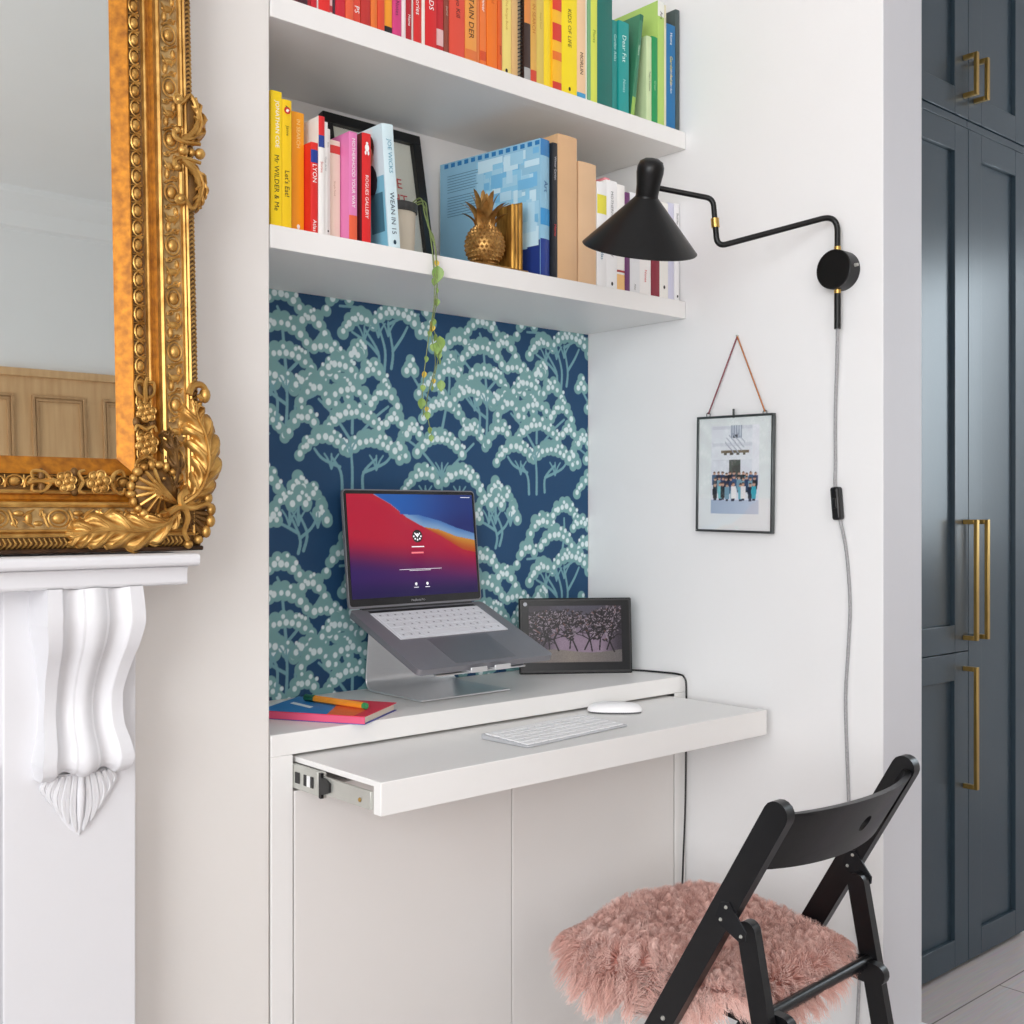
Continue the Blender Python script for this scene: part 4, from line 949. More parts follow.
# widths: broad top, narrower waist, flaring foot
def cwid(z):
    return lerpc([(.835,.0585),(.862,.0630),(.905,.055),(.95,.0535),(1.0,.059),(1.05,.0665),(1.10,.0645)], z)
CXc = .598
def cross(t):   # t 0..1 across: raised rims, two flutes and a centre roll
    a = abs(t-.5)*2
    if a > .70: return .0
    if a > .66: return -.0035*(.70-a)/.04
    if a > .24: return -.0035-.0065*sin(PI*(a-.24)/.42)**.9
    if a > .20: return -.0035-.0010*sin(PI*(a-.20)/.04)
    return -.0035+.0045*cos(a/.20*PI/2)
def corbel(cx):
    m_ = MB(); n = len(PR)
    def fn(u, v):
        i = u*(n-1); k = min(int(i), n-2); f = i-k; p = PR[k]*(1-f)+PR[k+1]*f; tg = (PR[k+1]-PR[k]).normalized()
        nn = Vector((0, tg.z, -tg.y)); nn = -nn if nn.y > 0 else nn
        p2 = p+nn*cross(v); w = cwid(p.z)
        return (cx+(v-.5)*2*w, p2.y, p2.z)
    m_.grid(fn, n-1, 80)
    for sgn in (0, 1):
        for i in range(n-1):
            a, b_ = fn(i/(n-1), sgn), fn((i+1)/(n-1), sgn)
            q = [a, b_, (b_[0], 1.586, b_[2]), (a[0], 1.586, a[2])]
            m_.add(q, [(0,1,2,3)], 0, True)
    for k in range(40):
        a, b_ = fn(1, k/40), fn(1, (k+1)/40); m_.quad(a, b_, (b_[0], 1.586, b_[2]+.0005), (a[0], 1.586, a[2]+.0005))
    c = m_.build('corbel', FPW, fp, angle=62)
    # carved leaf drop below
    m_ = MB(); O = (cx, .842)
    def Fd(p, q, d): return Vector((O[0]+p, 1.5855-d, O[1]+q))
    def shield(u, v):
        q = (v-.5)*2; w = .046*(1-u**1.5)**.75
        return Fd(q*w, -.088*u, .012*(1-q*q)*(1-.55*u)+.0005)
    m_.grid(shield, 12, 12)
    for side in (-1, 1):
        for k, (x0, y0, x1, y1, x2, y2, w) in enumerate(((.040,-.002,.047,-.016,.040,-.030,.0075),(.032,-.002,.040,-.024,.032,-.044,.0075),(.024,-.002,.031,-.032,.024,-.058,.0075),(.016,-.002,.021,-.040,.015,-.070,.007),(.008,-.004,.011,-.046,.005,-.082,.006))):
            P_ = smooth_path([(side*x0,0,y0),(side*x1,0,y1),(side*x2,0,y2)], 6); nn = len(P_)
            for off in (-.35, .35):
                m_.tube([Fd(a.x+off*w*sin(PI*min(1,(i+1)/nn)), a.z, .0125*(1-.5*i/nn)*(1-.55*(a.x/.05)**2)) for i, a in enumerate(P_)], [w*.55*sin(PI*(.12+.84*i/(nn-1)))**.7 for i in range(nn)], 6)
    m_.tube([Fd(0,-.002,.013), Fd(0,-.03,.012), Fd(0,-.06,.009), Fd(0,-.088,.003)], [.004,.006,.005,.001], 8)
    m_.build('leaf_drop', FPW, c, angle=50)
corbel(CXc); corbel(2*xc-CXc)

# ------------------------------------------------------------------ gilt mirror
GOLD = mat('gilt',(214,170,96),.38,metal=.72,noise=.3,nscale=45,rgb2=(160,114,52))
GOLDP2 = mat('gilt_plain_band',(196,126,30),.46,metal=.5,noise=.4,nscale=30,rgb2=(140,84,20),stretch=(3,3,3))
PAT = mat('gilt_patina',(128,92,44),.5,metal=.5,noise=.4,nscale=70,rgb2=(84,56,26))
PALE = mat('gilt_pale_ground',(200,168,112),.45,metal=.5,noise=.4,nscale=60,rgb2=(124,92,52))
DARKG = mat('gilt_dark_edge',(74,46,22),.5,metal=.4,noise=.5,nscale=60,rgb2=(40,26,14))
la = math.radians(2.6); MX1 = .770; MX0 = 2*xc-MX1; MHt = 1.42
BH = .006
def MM(x, h, d): h += BH; return Vector((x, 1.600+h*sin(la)-d*cos(la), 1.1420+h*cos(la)+d*sin(la)))
mr = thing('gilt_mirror', 'large ornate gold framed mirror leaning on the mantel', 'mirror', MM(xc,0,.025))
PROF = [(0,.0,3),(.0,.036,1),(.003,.042,1),(.016,.047,1),(.0165,.051,0),(.019,.053,0),(.0215,.051,0),(.022,.049,0),(.0245,.052,0),(.027,.050,0),(.028,.044,4),(.057,.040,4),(.058,.043,0),(.0615,.0455,0),(.065,.043,0),(.066,.034,2),(.070,.029,2),(.076,.028,2),(.0775,.033,0),(.080,.034,0),(.0825,.033,0),(.0835,.027,1),(.104,.0235,1),(.105,.027,2),(.107,.027,2),(.128,.0145,2),(.131,.012,2)]
SK_, SB_ = .872, .974
m_ = MB(); n = len(PROF)
rings = []
for s_, d, q in PROF: a, b_ = s_*SK_, s_*SB_; rings.append([MM(MX0+a, b_, d), MM(MX1-a, b_, d), MM(MX1-a, MHt-b_, d), MM(MX0+a, MHt-b_, d)])
for k in range(n-1):
    for e in range(4):
        e2 = (e+1) % 4; m_.add([rings[k][e], rings[k][e2], rings[k+1][e2], rings[k+1][e]], [(0,1,2,3)], {0:0,1:1,2:2,3:3,4:4}[PROF[k][2]])
def SP(side, t, s_, d):
    s_ = s_*(SK_ if side in 'rl' else SB_)
    if side == 'r': return MM(MX1-s_, t, d)
    if side == 'l': return MM(MX0+s_, t, d)
    if side == 'b': return MM(t, s_, d)
    return MM(t, MHt-s_, d)
Rm = Matrix.Rotation(-la, 3, 'X')
for side, a, b_ in (('r',.02,MHt-.02),('l',.02,MHt-.02),('b',MX0+.02,MX1-.02),('t',MX0+.02,MX1-.02)):
    vert = side in 'rl'
    # egg and dart on the inner band
    lo, hi = a+.09, b_-.09; ne = int((hi-lo)/.0245)
    for k in range(ne+1):
        t = lo+(hi-lo)*k/ne
        c = SP(side, t, .0945, .026)
        m_.ell(c, *((.0066,.0055,.0082) if vert else (.0082,.0055,.0066)), 8, 6, 0, Rm)
        ring = [SP(side, t+.0112*sin(q), .0945-.0085*cos(q)*(1), .0278) for q in [2*PI*(.12+.76*z/9) for z in range(10)]]
        m_.tube(ring, .0013, 4, 0)
        m_.tube([SP(side, t+(hi-lo)/ne/2, .086, .0282), SP(side, t+(hi-lo)/ne/2, .1035, .026)], [.0022,.0008], 4, 0)
    # scroll band
    lo, hi = a+.03, b_-.03; ne = int((hi-lo)/.0755)
    for k in range(ne+1):
        t = lo+(hi-lo)*k/ne; sx = (hi-lo)/ne
        m_.ell(SP(side, t, .0425, .0425), *((.0078,.006,.0095) if vert else (.0095,.006,.0078)), 12, 8, 0, Rm)
        m_.tube([SP(side, t+.0138*sin(q), .0425-.0118*cos(q), .0430) for q in [2*PI*z/16 for z in range(16)]], .0015, 5, 0, closed=True)
        for sg in (-1, 1):
            m_.tube([SP(side, t+sg*(.013+.012*z/8), .0425+.0115*cos(z*.42)*(1 if sg > 0 else -1), .0430) for z in range(9)], [.0022-.0001*z for z in range(9)], 5, 0)
            m_.tube([SP(side, t+sg*(.020+.006*sin(z*.8)*(1-z/9)), .0425-sg*.006+.0065*cos(z*.8)*(1-z/9), .0430) for z in range(8)], .0014, 5, 0)
            m_.ell(SP(side, t+sg*.027, .0425+sg*.007, .0415), *((.0042,.004,.0075) if vert else (.0075,.004,.0042)), 8, 5, 0, Rm)
        m_.ell(SP(side, t+sx/2, .0425, .0415), *((.0105,.0045,.0055) if vert else (.0055,.0045,.0105)), 10, 6, 0, Rm)
        for sg in (-1, 1): m_.tube([SP(side, t+sx/2-.008, .0425+sg*.003, .043), SP(side, t+sx/2+.001, .0425+sg*.0085, .0445), SP(side, t+sx/2+.008, .0425+sg*.0125, .043)], [.0008,.0022,.0008], 5, 0)
    # herringbone outer band
    t = a
    while t < b_:
        m_.tube([SP(side, t-.0045, .0012, .0395), SP(side, t, .0085, .0465), ], [.0011,.0016], 4, 0)
        m_.tube([SP(side, t, .0085, .0465), SP(side, t-.0045, .0158, .0478)], [.0016,.0011], 4, 0)
        t += .0066
m_.build('frame', [GOLD, PAT, GOLDP2, DARKG, PALE], mr, angle=40)
vs = [MM(x, h, d) for d in (.0, .047) for h in (-BH+.0004, .001) for x in (MX0, MX1)]
MB().add(vs, [(0,1,3,2),(4,6,7,5),(0,4,5,1),(2,3,7,6),(0,2,6,4),(1,5,7,3)]).build('base_strip', DARKG, mr, bevel=.002)
g, gb = .128*SK_, .128*SB_
m_ = MB(); m_.quad(MM(MX0+g, gb, .0125), MM(MX1-g, gb, .0125), MM(MX1-g, MHt-gb, .0125), MM(MX0+g, MHt-gb, .0125))
mirm = bpy.data.materials.new('silvered_glass'); mirm.use_nodes = True
bb = mirm.node_tree.nodes['Principled BSDF']; bb.inputs['Base Color'].default_value = (.79,.835,.82,1); bb.inputs['Metallic'].default_value = 1; bb.inputs['Roughness'].default_value = .01
m_.build('mirror_glass', mirm, mr, fixn=False)
m_ = MB(); vs = [MM(x, h, d) for d in (.0, .010) for h in (.01, MHt-.01) for x in (MX0+.01, MX1-.01)]
m_.add(vs, [(0,1,3,2),(4,6,7,5),(0,4,5,1),(2,3,7,6),(0,2,6,4),(1,5,7,3)]); m_.build('back_board', mat('pine_backing',(150,120,84),.7,noise=.2), mr)

def acanthus(m_, F, path, w0, h0, lobes, d0=.045, tipcurl=.0, mi=0):
    """F(p,q,d)->world ; path of (p,q); lobed leaf with ribs"""
    pth = smooth_path([(p[0], 0, p[1]) for p in path], 10); n = len(pth); NS = 64; NW = 20
    def at(u):
        i = u*(n-1); k = min(int(i), n-2); f = i-k; return pth[k]*(1-f)+pth[k+1]*f, (pth[k+1]-pth[k]).normalized()
    def surf(u, q):
        c, tg = at(u); nr = Vector((-tg.z, 0, tg.x))
        env = (sin(PI*(.10+.86*u))**.65)*w0
        ph = (u*lobes) % 1.
        lob = .70+.30*abs(sin(PI*u*lobes))**.6
        sweep = abs(q)**1.3*env*.45                      # side lobes swept towards the tip
        pos = c+nr*(q*env*(lob if abs(q) > .5 else 1-(1-lob)*abs(q)*2))+tg*sweep
        hgt = d0+h0*(1-.75*q*q)*(.55+.45*sin(PI*min(1, u*1.05)))+tipcurl*max(0, u-.75)*4
        rib = .0042*cos(2*PI*(u*lobes-abs(q)*.9))*min(1, abs(q)*2.2)
        return F(pos.x, pos.z, hgt+rib-.006*max(0, abs(q)-.8)*5)
    m_.grid(lambda u, v: surf(u, v*2-1), NS, NW, mi)
    m_.tube([surf(u, 0)+Vector((0,-.001,0)) for u in [k/24*.97 for k in range(25)]], [.0036-.0024*k/24 for k in range(25)], 6, mi)
    for k in range(lobes):
        for sg in (-1, 1):
            m_.tube([surf(min(.99, (k+.25)/lobes+.02+.06*z), sg*(.1+.75*z)) for z in (0,.25,.5,.75,1.)], [.0022,.0024,.0022,.0018,.0009], 5, mi)
    # rolled rim
    for sg in (-1, 1):
        m_.tube([surf(k/70, sg*.98) for k in range(3, 70)], .0019, 5, mi)
def flower(m_, F, p, q, r, d, mi=0):
    for k in range(6):
        a = 2*PI*k/6+.3; m_.ell(F(p+r*.62*cos(a), q+r*.62*sin(a), d), r*.40, .006, r*.40, 9, 6, mi, Rm)
        m_.tube([F(p+r*.62*cos(a)+r*.36*cos(z), q+r*.62*sin(a)+r*.36*sin(z), d+.0045) for z in [2*PI*w/10 for w in range(10)]], r*.07, 4, mi, closed=True)
    m_.ell(F(p, q, d+.003), r*.3, .006, r*.3, 10, 6, mi, Rm)
def curl(m_, F, pts, r0, r1, d, mi=0):
    P = smooth_path([(a, 0, b_) for a, b_ in pts], 6); n = len(P)
    m_.tube([F(v.x, v.z, d) for v in P], [r0+(r1-r0)*i/(n-1) for i in range(n)], 6, mi)
def corner(fx, fh, nm='corner_ornament'):
    def F(p, q, d):
        q -= .005; x = (MX1+p) if fx > 0 else (MX0-p); h = q if fh > 0 else MHt-q
        return MM(x, h, d)
    m_ = MB()
    m_.ell(F(-.071,.085,.036), .037, .020, .037, 24, 10, 1, Rm)                      # shell boss
    for k in range(9):
        a = math.radians(95+k*25); m_.tube([F(-.040+.0, .066+.0, .050), F(-.071+.010*cos(a), .085+.010*sin(a), .060), F(-.071+.031*cos(a), .085+.031*sin(a), .048)], [.002,.0032,.0026], 6, 0)
    for k in range(15):
        a = math.radians(-10+k*17.5+40); m_.ell(F(-.071+.0375*cos(a), .085+.0375*sin(a), .046), .0058 if k % 3 else .0078, .007, .0058 if k % 2 else .0075, 9, 6, 0, Rm)
    for a in ((-.078,.098),(-.066,.088),(-.080,.080),(-.064,.102)): m_.ell(F(a[0], a[1], .0575), .0028, .003, .0028, 8, 5, 0, Rm)
    acanthus(m_, F, [(-.036,.066),(-.012,.085),(.002,.120),(.0,.160),(-.012,.195),(-.010,.216)], .030, .022, 7, .042)
    acanthus(m_, F, [(-.040,.060),(-.062,.038),(-.100,.028),(-.140,.030),(-.175,.026),(-.197,.018)], .030, .022, 7, .042)
    acanthus(m_, F, [(-.046,.085),(-.040,.115),(-.046,.150),(-.052,.172)], .014, .010, 4, .042, mi=1)
    # lower fan with beads
    for k in range(10):
        a = math.radians(-75+k*14); m_.tube([F(-.034,.056,.050), F(-.034+.024*cos(a), .056+.024*sin(a), .050), F(-.034+.046*cos(a), .056+.046*sin(a), .044)], [.0022,.0036,.0042], 6, 1)
    m_.ell(F(-.010,.040,.036), .026, .012, .028, 14, 8, 1, Rm)
    for k in range(7):
        a = math.radians(-78+k*21); m_.ell(F(-.034+.047*cos(a), .054+.047*sin(a), .047), .0072, .007, .0095 if 1 < k < 6 else .0065, 9, 6, 0, Rm)
    # C scrolls
    curl(m_, F, [(-.030,.084),(-.040,.076),(-.038,.064),(-.022,.060),(-.002,.066),(.008,.062)], .0055, .003, .060)
    curl(m_, F, [(-.060,.052),(-.046,.060),(-.034,.058),(-.030,.044),(-.036,.026),(-.030,.014)], .0055, .003, .060)
    curl(m_, F, [(-.022,.225),(-.016,.238),(-.002,.240),(.006,.228),(-.002,.220),(-.008,.226)], .006, .0035, .055)
    m_.ell(F(.004,.226,.052), .008, .010, .012, 10, 6, 0, Rm)
    m_.build(nm, [GOLD, PAT], mr, angle=50)
    # flower sprays
    for swap in (0, 1):
        G = (lambda p, q, d: F(p, q, d)) if not swap else (lambda p, q, d: F(-q, -p, d))
        m_ = MB(); b0 = (-.0815, -.0965)[swap]
        flower(m_, G, b0, .197, .0145, .040); flower(m_, G, b0, .152, .017, .040)
        for s_ in (-1, 1):
            curl(m_, G, [(b0, .215), (b0+s_*.012, .225), (b0+s_*.013, .240), (b0+s_*.004, .240)], .0032, .0018, .040)
            curl(m_, G, [(b0, .172), (b0+s_*.012, .178), (b0+s_*.016, .170)], .003, .0018, .040)
            curl(m_, G, [(b0, .135), (b0+s_*.012, .128), (b0+s_*.016, .118), (b0+s_*.008, .114)], .0036, .002, .040)
            m_.ell(G(b0+s_*.008, .228, .038), .005, .005, .010, 8, 6, 1, Rm); m_.ell(G(b0+s_*.012, .183, .036), .006, .005, .008, 8, 6, 1, Rm)
        curl(m_, G, [(b0, .21), (b0, .235), (b0+.003, .247)], .0042, .002, .041)
        m_.build('flower_spray', [GOLD, PAT], mr, angle=50)
corner(1, 1); corner(-1, 1); corner(1, -1); corner(-1, -1)
def cartouche(fx, hc):
    def F(p, q, d): return MM((MX1+p) if fx > 0 else (MX0-p), hc+q, d)
    m_ = MB()
    for s_ in (1, -1):
        for k in range(6):
            e = k/5
            curl(m_, F, [(-.026+.004*k, s_*(.016+.002*k)), (-.008+.002*k, s_*(.020+.006*k)), (.008-.0015*k, s_*(.036+.0085*k))], .0042, .0016, .054)
        curl(m_, F, [(-.022,s_*.075),(-.030,s_*.080),(-.034,s_*.074),(-.028,s_*.068),(-.020,s_*.073),(-.010,s_*.084),(-.003,s_*.076),(.002,s_*.060)], .0036, .003, .053)
        curl(m_, F, [(-.030,s_*.028),(-.036,s_*.024),(-.034,s_*.016),(-.020,s_*.012),(.004,s_*.014)], .0042, .003, .054)
        m_.ell(F(-.028, s_*.073, .053), .0058, .006, .0058, 10, 6, 0, Rm); m_.ell(F(-.032, s_*.027, .053), .0058, .006, .0058, 10, 6, 0, Rm)
        acanthus(m_, F, [(-.016,s_*.016),(.0,s_*.028),(.007,s_*.048),(.001,s_*.070),(-.004,s_*.082)], .0125, .010, 5, .044)
        m_.tube([F(-.026, s_*.034, .052), F(-.026, s_*.066, .052)], .0042, 7, 0)
        m_.ell(F(-.008, s_*.058, .045), .012, .007, .030, 10, 8, 1, Rm)
    m_.ell(F(.004, 0, .052), .0082, .0085, .0082, 12, 8, 0, Rm); m_.ell(F(-.022, 0, .052), .0085, .007, .0075, 12, 8, 0, Rm); m_.ell(F(-.008, 0, .051), .006, .006, .006, 10, 6, 0, Rm)
    m_.build('side_ornament', [GOLD, PAT], mr, angle=50)
cartouche(1, .579); cartouche(-1, .579)

# ------------------------------------------------------------------ kitchen cupboards
BLUE = mat('dark_blue_cupboard_paint',(48,63,73),.30,noise=.06,nscale=3,bump=.03,bscale=60)
BLUED = mat('cupboard_shadow_gap',(22,28,34),.6,noise=.05)
HBR = mat('antique_brass_handle',(176,144,82),.32,metal=.9,noise=.1,nscale=30)
YC = 1.475
def door(root, x0, x1, z0, z1, hx, hz0, hz1):
    st_, y0, y1 = .071, YC, YC+.022
    m_ = MB(); g_ = .0012
    x0 += g_; x1 -= g_; z0 += g_; z1 -= g_
    m_.box(x0, x0+st_, y0, y1, z0, z1).box(x1-st_, x1, y0, y1, z0, z1).box(x0+st_, x1-st_, y0, y1, z0, z0+st_).box(x0+st_, x1-st_, y0, y1, z1-st_, z1).box(x0+st_, x1-st_, y0+.012, y1, z0+st_, z1-st_)
    d = m_.build('door', BLUE, root, bevel=.0014)
    if hx:
        w = .0085; yh = YC-.034
        MB().box(hx-w/2-.002, hx+w/2+.002, yh-.006, yh+.004, hz0, hz1).box(hx-w/2-.002, hx+w/2+.002, yh+.004, YC-.0002, hz0, hz0+.012).box(hx-w/2-.002, hx+w/2+.002, yh+.004, YC-.0002, hz1-.012, hz1).build('handle', HBR, d, bevel=.0012)
def carc(root, x0, x1, z0, z1): MB().box(x0, x1, YC+.0225, 1.984, z0, z1).build('carcass', BLUED, root)
xs0, xs1, xs2 = 2.566, 2.912, 3.256
k1 = thing('tall_cupboard', 'dark blue tall cupboard with two stacked doors beside the wall end', 'cupboard', (2.74,1.73,0), 'dark blue kitchen cupboards')
carc(k1, xs0+.0005, xs1-.0005, .012, 2.2145); door(k1, xs0, xs1, .012, .833, 2.886, .475, .795); door(k1, xs0, xs1, .833, 2.214, 2.886, .864, 1.180)
k2 = thing('tall_cupboard', 'dark blue tall cupboard with one full height door at the photo edge', 'cupboard', (3.08,1.73,0), 'dark blue kitchen cupboards')
carc(k2, xs1+.0005, xs2-.0005, .012, 2.2145); door(k2, xs1, xs2, .012, 2.214, 2.945, .864, 1.180)
k3 = thing('overhead_cupboard', 'dark blue top cupboard above the two stacked doors', 'cupboard', (2.74,1.73,2.2365), 'dark blue overhead cupboards')
carc(k3, xs0+.0005, xs1-.0005, 2.2165, 2.95); door(k3, xs0, xs1, 2.237, 2.95, 2.886, 2.288, 2.400)
k4 = thing('overhead_cupboard', 'dark blue top cupboard above the full height door', 'cupboard', (3.08,1.73,2.2365), 'dark blue overhead cupboards')
carc(k4, xs1+.0005, xs2-.0005, 2.2165, 2.95); door(k4, xs1, xs2, 2.237, 2.95, 2.945, 2.288, 2.400)
for k_, a, b_ in ((k3, xs0, xs1), (k4, xs1, xs2)): MB().box(a+.0005, b_-.0005, YC+.004, YC+.022, 2.2165, 2.2365).build('pelmet_rail', BLUE, k_, bevel=.001)
for k_, a, b_ in ((k1, xs0, xs1), (k2, xs1, xs2)): MB().box(a+.0005, b_-.0005, YC+.06, 1.98, 0.0003, .0115).build('plinth', BLUED, k_)

# ------------------------------------------------------------------ folding chair
ch = thing('folding_chair', 'black wooden folding chair facing the desk', 'chair', (1.605,1.22,0))
CX0, CX1 = 1.417, 1.800
def bar(m_, a, b_, wid, th, x, rnd=True):
    """flat bar in the y-z plane between a and b (y,z), centred at x, rounded ends"""
    a = Vector((a[0], a[1])); b_ = Vector((b_[0], b_[1])); d = (b_-a).normalized(); n = Vector((-d.y, d.x)); r = wid/2
    pts = []
    for k in range(9):
        t = PI/2-PI*k/8; pts.append(b_+d*(r*cos(t))+n*(r*sin(t)))
    for k in range(9):
        t = PI/2-PI*k/8; pts.append(a-d*(r*cos(t))-n*(r*sin(t)))
    m_.prism([(p.x, p.y) for p in pts], 'x', x-th/2, x+th/2)
    return m_
def post(x): return bar(MB(), (1.431,.026), (1.0135,.750) if x < 1.6 else (1.0065,.7615), .042, .021, x)
post(CX0).build('front_leg', BLACK, ch, bevel=.0025); post(CX1).build('front_leg', BLACK, ch, bevel=.0025)
for x in (CX0+.024, CX1-.024): bar(MB(), (.979,.022), (1.082,.553), .033, .018, x).build('rear_leg', BLACK, ch, bevel=.0025)
for x in (CX0+.047, CX1-.047): bar(MB(), (1.034,.412), (1.452,.446) if x > 1.6 else (1.425,.440), .036, .018, x).build('seat_rail', BLACK, ch, bevel=.0025)
m_ = MB()
for k in range(6):
    y = 1.08+k*.06; z = .405+(y-1.035)*.08; m_.box(CX0+.04, CX1-.04, y-.024, y+.024, z+.004, z+.014)
m_.build('seat', BLACK, ch, bevel=.002)
# curved back with a finger hole
def backp():
    m_ = MB(); NA, NR = 96, 8; cu, cv = .5, .5; ru, rv_ = .0125/.374, .0125/.094
    def P(u, v, side):
        x = CX0+.006+(CX1-CX0-.012)*u; z = .656+.010*u+.094*v+.010*(1-(2*u-1)**2)*(v-.6)
        yc = 1.076-(z-.64)*.598-.052*max(0, 1-(2*u-1)**2)**.8
        return Vector((x, yc+side*.006, z))
    angs = sorted([2*PI*k/NA for k in range(NA)]+[math.atan2(b_, a)+1e-4 for a in (-1,1) for b_ in (-1,1)], key=lambda a: a % (2*PI)); n = len(angs)
    vs = []
    for s_ in (-1, 1):
        for r in range(NR+1):
            for a in angs:
                c_, d_ = cos(a), sin(a); k = 1/max(abs(c_), abs(d_)); t = (r/NR)**1.3
                u = (cu+ru*c_)*(1-t)+(.5+.5*c_*k)*t; v = (cv+rv_*d_)*(1-t)+(.5+.5*d_*k)*t
                vs.append(P(max(0,min(1,u)), max(0,min(1,v)), s_))
    fs = []; B = (NR+1)*n
    for r in range(NR):
        for i in range(n):
            j = (i+1) % n; a, b_, c_, d_ = r*n+i, r*n+j, (r+1)*n+j, (r+1)*n+i
            fs += [(a, b_, c_, d_), (B+a, B+d_, B+c_, B+b_)]
    for i in range(n):
        j = (i+1) % n; fs += [(i, B+i, B+j, j), (NR*n+i, NR*n+j, B+NR*n+j, B+NR*n+i)]
    return m_.add(vs, fs, 0, True)
backp().build('backrest', BLACK, ch, bevel=.002, angle=40)
MB().tube([(CX0+.02,1.058,.426), (CX1-.02,1.058,.426)], .0095, 14).build('crossbar', BLACK, ch)
for x, sg in ((CX0-.0112, -1), (CX1-.0117, -1)):
    pts = [(1.094,.603),(1.110,.599),(1.118,.578),(1.113,.566),(1.074,.546),(1.064,.551),(1.063,.563)]
    h = MB().prism(pts, 'x', x-.0016, x+.0014); ho = h.build('hinge_plate', mat('black_steel_plate',(34,35,38),.4,metal=.5,noise=.1), ch, bevel=.0008)
    mm = MB()
    for q in ((1.099,.594),(1.109,.573),(1.072,.556)): mm.lathe([(0,.0025),(.002,.0022),(.003,.0)], (x-.0016, q[0], q[1]), (-1,0,0), 10)
    mm.build('rivets', STEEL, ho)
MB().lathe([(0,.003),(.003,.0025),(.004,.0)], (CX0-.0106,1.222,.385), (-1,0,0), 10).build('rivet', STEEL, ch)

ch.rotation_euler = (0, 0, math.radians(3.0)); ch.location = (1.600, 1.230, .001)
# ------------------------------------------------------------------ pink sheepskin
sk = thing('sheepskin', 'fluffy pink sheepskin draped over the folding chair seat', 'sheepskin', (1.60,1.25,.45))
NEAR = [(1.0,1.466),(1.11,1.464),(1.15,1.444),(1.245,1.444),(1.325,1.378),(1.6,1.34)]
def pad(u, v):
    a, b_ = u*2-1, v*2-1
    X = a*math.sqrt(max(0, 1-b_*b_/2*.72)); Yy = b_*math.sqrt(max(0, 1-a*a/2*.72))
    x = 1.600+.196*X; y = 1.280+.207*Yy+.05*(x-1.6)
    if y > 1.255 and X < -.55: x -= .062*min(1, (y-1.255)/.06)*min(1, (-X-.55)/.35)
    z = .444+(y-1.035)*.050+.008*sin(x*23)*cos(y*19)-.016*max(0, -X-.4)*max(0, Yy)
    e = max(abs(X), abs(Yy)); 
    z -= .040*sstep(.82, 1.0, e)*(1.0 if X < 0 or Yy > .5 else .7)
    x = max(x, lerpc(NEAR, y))
    z -= .022*sstep(-.80, -1.0, X) if X < -.8 else 0
    return Vector((x, y, z))
NP = 40
SKM = mat('sheepskin_hide',(190,124,110),.9,noise=.2,nscale=40)
m_ = MB().grid(pad, NP, NP); m_.build('hide', SKM, sk)
rf = random.Random(9); fv, ff, fc = [], [], []
NSTR = 50000
clumps = [(rf.random(), rf.random(), rf.uniform(-.6,.6), rf.uniform(-.6,.6), rf.uniform(0,2*PI), rf.random()) for _ in range(1150)]
cell = {}
for c in clumps: cell.setdefault((int(c[0]*18), int(c[1]*18)), []).append(c)
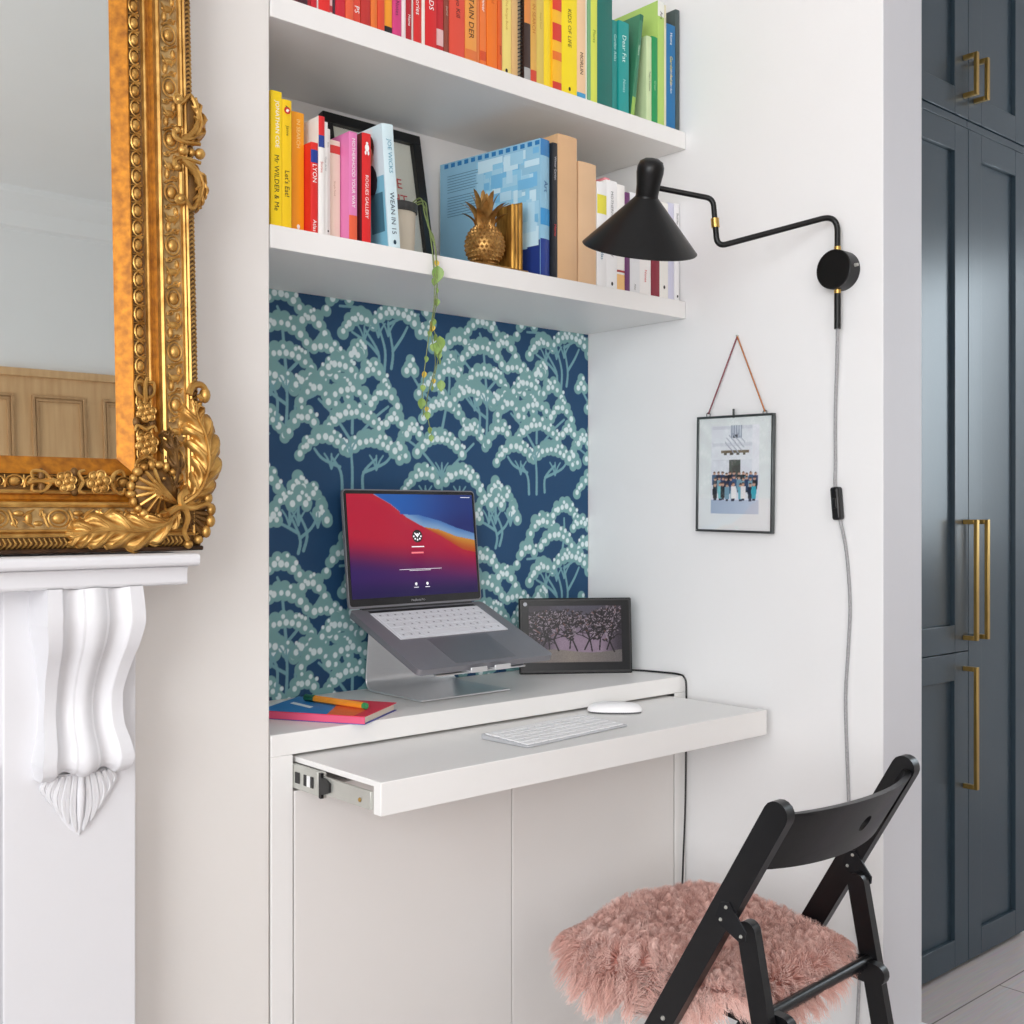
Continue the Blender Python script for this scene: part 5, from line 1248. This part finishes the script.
for s_ in range(NSTR):
    u, v = rf.random(), rf.random()
    if rf.random() < .22:   # denser along the edge
        if rf.random() < .5: u = rf.choice((rf.uniform(0,.05), rf.uniform(.95,1)))
        else: v = rf.choice((rf.uniform(0,.05), rf.uniform(.95,1)))
    if rf.random() < .20: u = rf.uniform(0, .15)
    best = None; bd = 9
    for du in (-1,0,1):
        for dv in (-1,0,1):
            for c in cell.get((int(u*18)+du, int(v*18)+dv), ()):
                dd = (c[0]-u)**2+(c[1]-v)**2
                if dd < bd: bd = dd; best = c
    p = pad(u, v); e = .01
    tu = pad(min(1,u+e), v)-pad(max(0,u-e), v); tv = pad(u, min(1,v+e))-pad(u, max(0,v-e))
    n = tu.cross(tv); n = n.normalized() if n.length > 1e-9 else Vector((0,0,1))
    if n.z < 0: n = -n
    ed = max(abs(u*2-1), abs(v*2-1)); outd = Vector(((u-.5), (v-.5), 0)); outd = outd.normalized() if outd.length > .01 else Vector((0,0,0))
    if abs(n.z) < .6 and n.x*outd.x+n.y*outd.y < 0: n = -n
    edge = sstep(.78, 1., ed)
    tip_c = pad(best[0], best[1])+Vector((0,0,.026)) if best else p+n*.04
    ln = rf.uniform(.022,.036)*(1+.55*edge)
    comb = Vector((best[2], best[3], 0))*.55 if best else Vector((0,0,0))
    dirv = (n*(.62-.25*edge)+comb+outd*(edge*.75)+Vector((rf.uniform(-.25,.25), rf.uniform(-.25,.25), 0))).normalized()
    ph = best[4] if best else 0
    side = dirv.cross(Vector((0,0,1))); side = side.normalized() if side.length > .01 else Vector((1,0,0)); s2 = dirv.cross(side)
    K = 5; wd = rf.uniform(.0005,.0010); base_i = len(fv)
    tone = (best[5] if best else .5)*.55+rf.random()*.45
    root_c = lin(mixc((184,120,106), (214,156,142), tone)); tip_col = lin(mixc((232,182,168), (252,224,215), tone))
    a_ = rf.uniform(0, PI)
    wv = (side*cos(a_)+s2*sin(a_))
    for k in range(K):
        t = k/(K-1); g_ = -.30*ln*t*t*(1+2.2*edge)
        q = p+dirv*(ln*t)+Vector((0,0,g_))
        if best: q = q.lerp(tip_c+dirv*.008+Vector((0,0,g_*.5)), .72*t*t*(1-.6*edge))
        amp = .0042*t
        q = q+side*(amp*sin(ph+t*9))+s2*(amp*cos(ph+t*9))
        if q.y < 1.27: q.x = max(q.x, lerpc(NEAR, q.y)-.011-.004*rf.random())
        w = wd*(1-.8*t)
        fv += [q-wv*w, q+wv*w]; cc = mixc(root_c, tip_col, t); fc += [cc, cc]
    for k in range(K-1): b0 = base_i+2*k; ff.append((b0, b0+1, b0+3, b0+2))
m_ = MB(); m_.v = [tuple(q) for q in fv]; m_.f = ff; m_.m = [0]*len(ff); m_.sm = [True]*len(ff)
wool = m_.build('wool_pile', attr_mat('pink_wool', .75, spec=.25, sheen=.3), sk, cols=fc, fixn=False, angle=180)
wool['kind'] = 'stuff'

# ------------------------------------------------------------------ light, world, camera
def area(name, loc, target, sx, sy, power, col=(1,1,1)):
    l = bpy.data.lights.new(name, 'AREA'); l.shape = 'RECTANGLE'; l.size = sx; l.size_y = sy; l.energy = power; l.color = col
    o = bpy.data.objects.new(name, l); C.objects.link(o); o.location = loc
    o.rotation_euler = (Vector(target)-Vector(loc)).to_track_quat('-Z', 'Y').to_euler(); return o
area('window_light', (XL+.02,-.75,1.65), (2,.2,1.2), 2.3, 2.0, 112, (.975,.985,1))
area('front_window_light', (-.6,YB0+.05,1.7), (.6,1.6,1.2), 1.6, 1.8, 36, (1,.985,.965))
area('kitchen_window_light', (XR2-.02,.68,1.62), (2.9,1.2,1.5), .9, 1.1, 26, (.80,.92,1))
w = bpy.data.worlds.new('World'); bpy.context.scene.world = w; w.use_nodes = True
w.node_tree.nodes['Background'].inputs[0].default_value = (.9,.95,1,1); w.node_tree.nodes['Background'].inputs[1].default_value = .6
cam = bpy.data.cameras.new('camera'); co = bpy.data.objects.new('camera', cam); C.objects.link(co)
co.location = (0,0,1.2); hd = math.atan2(1811-512, 1146)
co.rotation_euler = (PI/2, 0, -(PI/2-hd))
cam.sensor_fit = 'HORIZONTAL'; cam.sensor_width = 36; cam.lens = 1146/1024*36; cam.clip_start = .05
sc = bpy.context.scene; sc.camera = co
sc.view_settings.view_transform = 'Standard'; sc.view_settings.look = 'None'; sc.view_settings.exposure = 0.
sc.cycles.use_denoising = True
sc.cycles.max_bounces = 10; sc.cycles.diffuse_bounces = 6
